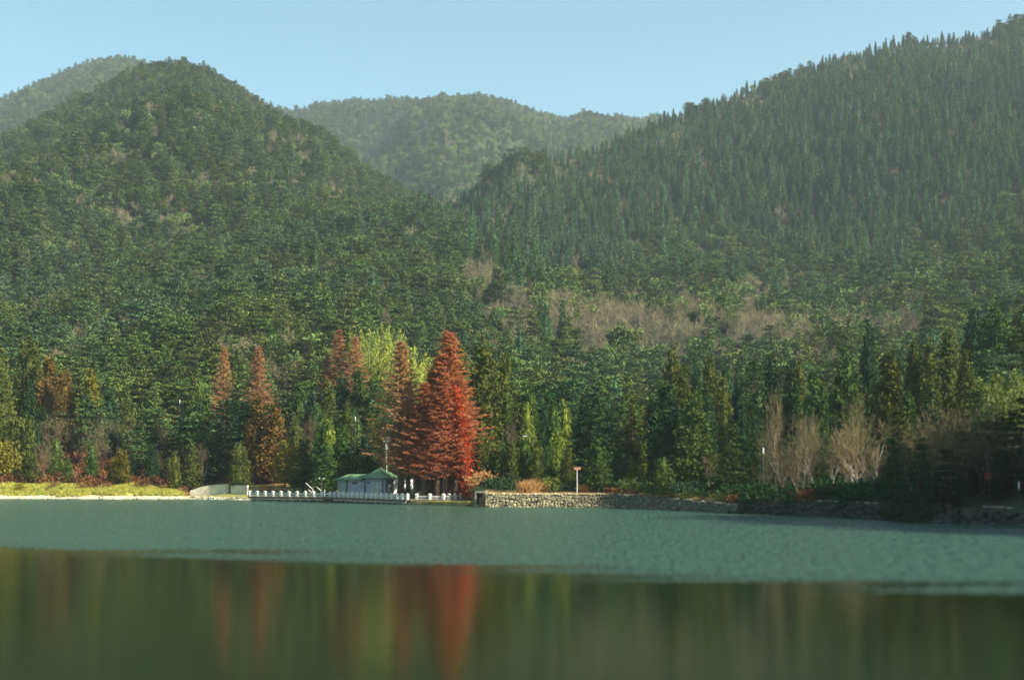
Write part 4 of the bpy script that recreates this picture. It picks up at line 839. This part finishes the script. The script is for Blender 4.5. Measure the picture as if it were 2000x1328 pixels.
# ------------------------------------------------------------------ quay with white railings
def quay(label, pts, name='quay'):
    e = empty(name, (pts[0][0], pts[0][1], 0)); tag(e, label, 'quay', 'quays at the water'); o0 = np.array(pts[0]); dk = MB(); ft = MB(); lp = MB()
    for a, b in zip(pts[:-1], pts[1:]):
        a = np.array(a) - o0; b = np.array(b) - o0; d = b - a; L_ = np.linalg.norm(d); d /= L_; n_ = np.array([d[1], -d[0]]); ang = math.atan2(d[1], d[0]); c = (a + b) / 2 - n_ * 1.2
        dk.box((*c, .56), (L_, 3.0, .34), ang); lp.box((*((a + b) / 2 + n_ * .32), .28), (L_, .14, .10), ang)
        k = max(1, int(L_ / 1.75))
        for i in range(k):
            p_ = a + d * (i + .5) * L_ / k + n_ * .05; ft.box((*p_, .1), (.35, .5, .57), ang)
        c2 = (a + b) / 2 - n_ * 1.5; ft.box((*c2, -.2), (L_, 1.6, 1.1), ang)
    dk.build('deck', M['quay'], e); ft.build('footing', M['opening_dark' if False else 'concrete'], e); lp.build('waling_beam', M['cream'], e); return e
def railing(label, pts, step=1.73):
    e = empty('railing', (pts[0][0], pts[0][1], .73)); tag(e, label, 'railing', 'white railings at the water'); o0 = np.array(pts[0]); pm = None
    for a, b in zip(pts[:-1], pts[1:]):
        a = np.array(a) - o0; b = np.array(b) - o0; d = b - a; L_ = np.linalg.norm(d); d /= L_; ang = math.atan2(d[1], d[0]); k = max(1, round(L_ / step))
        MB().box((*((a + b) / 2), .50), (L_, .16, .17), ang).build('rail', M['white'], e)
        MB().box((*((a + b) / 2), .16), (L_, .10, .09), ang).build('rail', M['white'], e)
        for i in range(k + (1 if b[0] == (np.array(pts[-1]) - o0)[0] else 0)):
            p_ = a + d * i * L_ / k
            if pm is None:
                m_ = MB(); m_.box((0, 0, .36), (.34, .34, .72)); m_.box((0, 0, .775), (.46, .46, .11)); m_.box((0, 0, .885), (.36, .36, .11), 0, .4); pm = mk('post', m_.V, m_.F, M['white'])
            o = link('post', pm, e); o.location = (*p_, 0); o.rotation_euler = (0, 0, ang)
    return e
qa, qb, qc = at(487, 230), at(645, 221), at(796, 198.5)
quay('long left quay in front of the boathouse', [qa, qb, qc]); railing('long white railing left of and in front of the boathouse', [qa, qb, qc])
ra, rb, rc = at(814, 198), at(866, 197), at(922, 205)
quay('short right quay below the red trees', [ra, rb, rc]); railing('short white railing below the red trees', [ra, rb, rc])
e = empty('landing_steps', (*at(805, 199), 0)); tag(e, 'brown landing steps between the two quays', 'steps')
for i in range(3): MB().box((0, i * .45, .08 + i * .18), (1.3, .45, .36), -.1).build('step', M['orange'], e)

# ------------------------------------------------------------------ boathouse
TH = R(-18.5); cx, cy2 = at(755, 216.5)
e = empty('boathouse', (cx, cy2, .72), TH); e.scale = (1.06, 1.0, 1.03); tag(e, 'blue-grey boathouse with green hipped roofs on the quay', 'house')
S_ = 3.6
def gb(name, boxes, mat, parent=e):
    m_ = MB()
    for bx_ in boxes: m_.box(*bx_)
    return m_.build(name, M[mat], parent)
H1 = 3.05
# pavilion: local x from -S_ to 0, y from 0 to S_
gb('wall', [((-S_ / 2, .08, H1 / 2), (S_, .16, H1)), ((-S_ / 2, S_ - .08, H1 / 2), (S_, .16, H1)), ((-S_ + .08, S_ / 2, H1 / 2), (.16, S_ - .33, H1))], 'wallblue')
gb('wall', [((-.08, S_ / 2, .22), (.16, S_ - .33, .44)), ((-.08, S_ / 2, H1 - .15), (.16, S_ - .33, .3))], 'mull')
gw = empty('glazed_wall', (0, 0, 0)); gw.parent = e
gwf = gb('window_frame', [((-.06, .33 + i * .58, 1.6), (.14, .10, 2.3)) for i in range(6)] + [((-.065, S_ / 2, 1.15), (.10, S_ - .5, .08)), ((-.065, S_ / 2, 2.1), (.10, S_ - .5, .08))], 'mull')
bpy.data.objects.remove(gw)
for i in range(5): gb('pane', [((-.10, .33 + .29 + i * .58, 1.6), (.03, .49, 2.28))], 'curtain', gwf)
gb('corner_post', [((0, 0, H1 / 2), (.24, .24, H1)), ((-S_, 0, H1 / 2), (.2, .2, H1))], 'trim')
gb('corner_post', [((-.62, -.05, H1 / 2), (.12, .12, H1))], 'trim')
for wx in (-2.0, -1.05):
    wf = gb('window', [((wx - .42, -.03, 1.35), (.07, .08, 1.9)), ((wx + .42, -.03, 1.35), (.07, .08, 1.9)), ((wx, -.03, 2.28), (.80, .08, .07)), ((wx, -.03, .42), (.80, .08, .07)), ((wx, -.03, 1.72), (.80, .08, .06)), ((wx, -.035, 1.35), (.05, .07, 1.8))], 'mull')
    for q in (-.21, .21): gb('pane', [((wx + q, -.012, 2.0), (.34, .03, .46))], 'curtain', wf); gb('pane', [((wx + q, -.012, 1.06), (.34, .03, 1.18))], 'curtain', wf)
gb('vent', [((-3.0, -.02, 2.35), (.55, .05, .28))], 'trim')
ov = .62; pk = H1 + 1.5; c_ = (-S_ / 2, S_ / 2)
def hip(name, x0, x1, y0, y1, z0, rx0, rx1, ry, z1, mat, th=.12):
    V_ = [(x0, y0, z0), (x1, y0, z0), (x1, y1, z0), (x0, y1, z0), (rx0, ry, z1), (rx1, ry, z1)]; V2 = [(a, b_, c - th) for a, b_, c in V_[:4]]
    Fc = [(0, 1, 5, 4), (1, 2, 5), (2, 3, 4, 5), (3, 0, 4), (6, 9, 8, 7), (0, 6, 7, 1), (1, 7, 8, 2), (2, 8, 9, 3), (3, 9, 6, 0)]
    return MB().add(V_ + V2, Fc).build(name, M[mat], e)
rf = hip('roof', -S_ - ov, ov, -ov, S_ + ov, H1 + .1, -S_ / 2 - .15, -S_ / 2 + .15, S_ / 2, pk, 'roof')
rc_ = MB()
for sx_, sy_ in ((-S_ - ov, -ov), (ov, -ov), (ov, S_ + ov), (-S_ - ov, S_ + ov)): rc_.tube([(sx_, sy_, H1 + .12), (-S_ / 2, S_ / 2, pk + .03)], [.07, .07], 5)
rc_.build('ridge_cap', M['roof2'], rf)
MB().box((-S_ / 2, S_ / 2, pk + .12), (.5, .5, .24), 0, .5).build('finial', M['roof2'], rf)
# wing: x from -S_-4.9 to -S_, y .5..3.9
W0, W1, Y0, Y1, H2 = -S_ - 4.9, -S_ - .003, .45, 3.9, 2.75
gb('wing_wall', [(((W0 + 1.55 + W1) / 2, Y0 + .08, H2 / 2), (W1 - W0 - 1.55, .16, H2)), (((W0 + W1) / 2, Y1 - .08, H2 / 2), (W1 - W0, .16, H2)), ((W0 + .08, (Y0 + Y1) / 2, H2 / 2), (.16, Y1 - Y0 - .33, H2))], 'wallblue')
gb('wing_panel', [((W0 + .775, Y0 + .08, H2 / 2), (1.54, .15, H2))], 'wallgreen')
gb('corner_post', [((W0 + 1.6, Y0 - .03, H2 / 2), (.22, .12, H2)), ((W1 - .1, Y0 - .03, H2 / 2), (.14, .12, H2))], 'trim')
gb('vent', [((W0 + 2.9, Y0 - .02, 2.25), (.95, .05, .3))], 'trim')
hip('wing_roof', W0 - .5, W1 - ov - .01, Y0 - .55, Y1 + .5, H2 + .1, W0 + 1.2, W1 - ov - .02, (Y0 + Y1) / 2, H2 + .95, 'roof')
gb('plinth', [(((W0) / 2, S_ / 2 + .05, -.2), (-W0 + .2, S_ + .4, .4))], 'concrete')
# white wall right of the boathouse
x, y = at(789, 218); e2 = empty('white_shed', (x, y, .72), R(14)); tag(e2, 'white plastered shed half hidden by trunks right of the boathouse', 'shed')
MB().box((0, 1.0, 1.55), (3.4, 2.0, 3.1)).build('wall', M['white'], e2); MB().box((0, 1.0, 3.16), (3.6, 2.2, .12)).build('roof', M['concrete'], e2); MB().box((1.2, -.02, 1.1), (.7, .05, 2.1)).build('door', M['mull'], e2)
# mast
x, y = at(755, 219); e3 = empty('antenna_mast', (x, y, .7)); tag(e3, 'white mast with four-pronged antenna behind the boathouse roof', 'mast'); hm = CH + (HZ - 862) / F * 219 - .7
MB().tube([(0, 0, 0), (0, 0, hm)], [.09, .055], 6).build('pole', M['metal'], e3); MB().box((0, 0, hm - .8), (.3, .3, 1.0)).build('equipment_box', M['metal'], e3)
a = MB()
for q in (-.45, -.15, .15, .45): a.tube([(q, 0, hm), (q, 0, hm + .75)], [.025, .02], 4)
a.box((0, 0, hm), (1.05, .06, .06)); a.build('antenna', M['metal'], e3)

# ------------------------------------------------------------------ lamps and signs
def lamp(label, px_, D, top, style='double', cat='lamp post', z=None, name='lamp_post', mat='polemetal'):
    x, y = at(px_, D); z0 = hz1(x, y) - .1; h = CH + (HZ - top) / F * D - z0; e = empty(name, (x, y, z0)); tag(e, label, cat, 'lamp posts round the lake')
    MB().tube([(0, 0, 0), (0, 0, h)], [.07, .045], 6).build('pole', M[mat], e)
    if style == 'double':
        MB().box((0, 0, h - .08), (.75, .06, .06)).build('arm', M[mat], e)
        for s in (-.36, .36): MB().tube([(s, 0, h - .1), (s, 0, h + .02), (s, 0, h + .1)], [.06, .13, .05], 8).build('lamp_head', M['metal'], e)
    elif style == 'head':
        MB().tube([(0, 0, h - .15), (0, 0, h + .05), (0, 0, h + .5), (0, 0, h + .6)], [.05, .075, .075, .04], 8).build('lamp_head', M['metal'], e)
    elif style == 'arm':
        MB().tube([(0, 0, h - .1), (-.4, 0, h), (-1.0, 0, h + .05)], [.045, .04, .035], 5).build('arm', M[mat], e); MB().box((-1.15, 0, h + .03), (.6, .24, .12)).build('lamp_head', M['metal'], e)
    return e
lamp('white double-headed lamp post left of the boathouse', 628, 223.5, 934)
lamp('white lamp post among cypresses above the boathouse', 694, 231, 820, 'head')
lamp('white pole high among the dark pines at left', 351, 285, 786, 'head')
lamp('street lamp with side arm among green spires', 1040, 208, 852, 'arm')
lamp('lamp post with small white head in front of the low dark cedar', 1491, 156, 884, 'head')
lamp('pale lamp head in the shade at the right edge', 1990, 124, 952, 'head')
x, y = at(1127, 185); e4 = empty('signpost', (x, y, hz1(x, y) - .1)); tag(e4, 'white post with an orange-brown board on the stone wall top', 'sign')
hh = CH + (HZ - 914) / F * 185 - hz1(x, y); MB().tube([(0, 0, 0), (0, 0, hh)], [.06, .05], 6).build('post', M['metal'], e4); MB().box((.05, 0, hh + .05), (.95, .08, .38)).build('board', M['orange'], e4)
x, y = at(231, 282); z0 = hz1(x, y); e5 = empty('road_sign', (x, y, z0)); tag(e5, 'teal banner sign on a brown post beside the hill road', 'sign')
zt = CH + (HZ - 848) / F * 282 - z0; zb_ = CH + (HZ - 873) / F * 282 - z0
MB().box((0, 0, (zt + zb_) / 2), (.95, .08, zt - zb_)).build('board', M['teal'], e5); MB().tube([(-.35, .1, 0), (-.35, .1, zt)], [.06, .06], 6).build('post', M['redbark'], e5)
mk_ = MB(); rr = random.Random(5)
for i in range(5): mk_.box((rr.uniform(-.1, .1), -.05, zb_ + .4 + i * (zt - zb_ - .6) / 4.5), (rr.uniform(.35, .6), .02, .26))
mk_.build('faded_lettering', M['white'], e5)
# hill road parapet
e6 = empty('road_parapet', (*at(222, 280.5), 0)); tag(e6, 'pale concrete parapet of the hill road below the teal sign', 'wall')
for (p0, p1, mt) in ((167, 191, 'cream'), (194, 203, 'white'), (208, 224, 'cream'), (237, 262, 'concrete'), (264, 290, 'concrete')):
    a_, b_ = at(p0, 280.5), at(p1, 280.5); x = (a_[0] + b_[0]) / 2; o = MB().box((x - e6.location[0], 0, hz1(x, 280.5) + .35), (b_[0] - a_[0] - .15, .3, .75)).build('parapet_block', M[mt], e6)
# pale kerb stones on the right shore path
e7 = empty('path_kerb', (*at(1700, 139), 0)); tag(e7, 'broken pale kerb stones of the path on the right shore', 'kerb')
for q0 in (1602, 1618, 1634, 1658, 1676, 1694, 1712, 1752, 1764, 1776, 1800, 1816, 1832, 1852, 1925, 1940, 1955, 1972):
    D = float(shoreD(np.array([q0]))[0]) + 2.6; x, y = at(q0, D); rr_ = random.Random(q0)
    MB().box((x - e7.location[0], y - e7.location[1], hz1(x, y) + .08), (rr_.uniform(.35, .65), .25, .16), -.6 + rr_.uniform(-.1, .1)).build('kerb_stone', M['concrete'], e7)
x, y = at(1930, 131); e8 = empty('notice_board', (x, y, hz1(x, y))); tag(e8, 'small red notice board on posts in deep shade at right', 'sign')
MB().box((0, 0, 1.9), (.75, .08, .7)).build('board', M['redpaint'], e8)
for s in (-.3, .3): MB().box((s, .02, .8), (.08, .08, 1.7)).build('post', M['redbark'], e8)
# grey garden chairs / hut clutter left of boathouse: leaning pale poles
e9 = empty('boat_hoist', (*at(612, 226), .75)); tag(e9, 'leaning white poles of a small hoist left of the double lamp', 'hoist')
for p0, p1 in (((-1.3, 0, 2.3), (-.2, 0, 1.3)), ((-.9, .2, 1.2), (.3, .1, .1)), ((.6, 0, 1.6), (1.4, 0, .9)), ((1.3, .1, 0), (1.3, .1, 1.1)), ((1.9, .1, 0), (1.9, .1, 1.2))): MB().tube([p0, p1], [.05, .05], 5).build('pole', M['metal'], e9)
MB().tube([(-.1, .1, 0), (-.1, .1, 1.3)], [.06, .06], 5).build('pole', M['metal'], e9)

# ------------------------------------------------------------------ haze
hb = MB().box((0, 0, 440), (15200, 15200, 900)); hb.V = [(x, y - 0, z) for x, y, z in hb.V]
m, t, out = newmat('haze'); v = N(t, 'ShaderNodeVolumePrincipled'); v.inputs['Density'].default_value = .00011; v.inputs['Color'].default_value = (.80, .94, 1.0, 1); v.inputs['Anisotropy'].default_value = .2
t.links.new(v.outputs[0], out.inputs['Volume'])
o = hb.build('haze', m); tag(o, 'thin blue haze over the lake and mountains', kind='stuff'); o.display_type = 'WIRE'
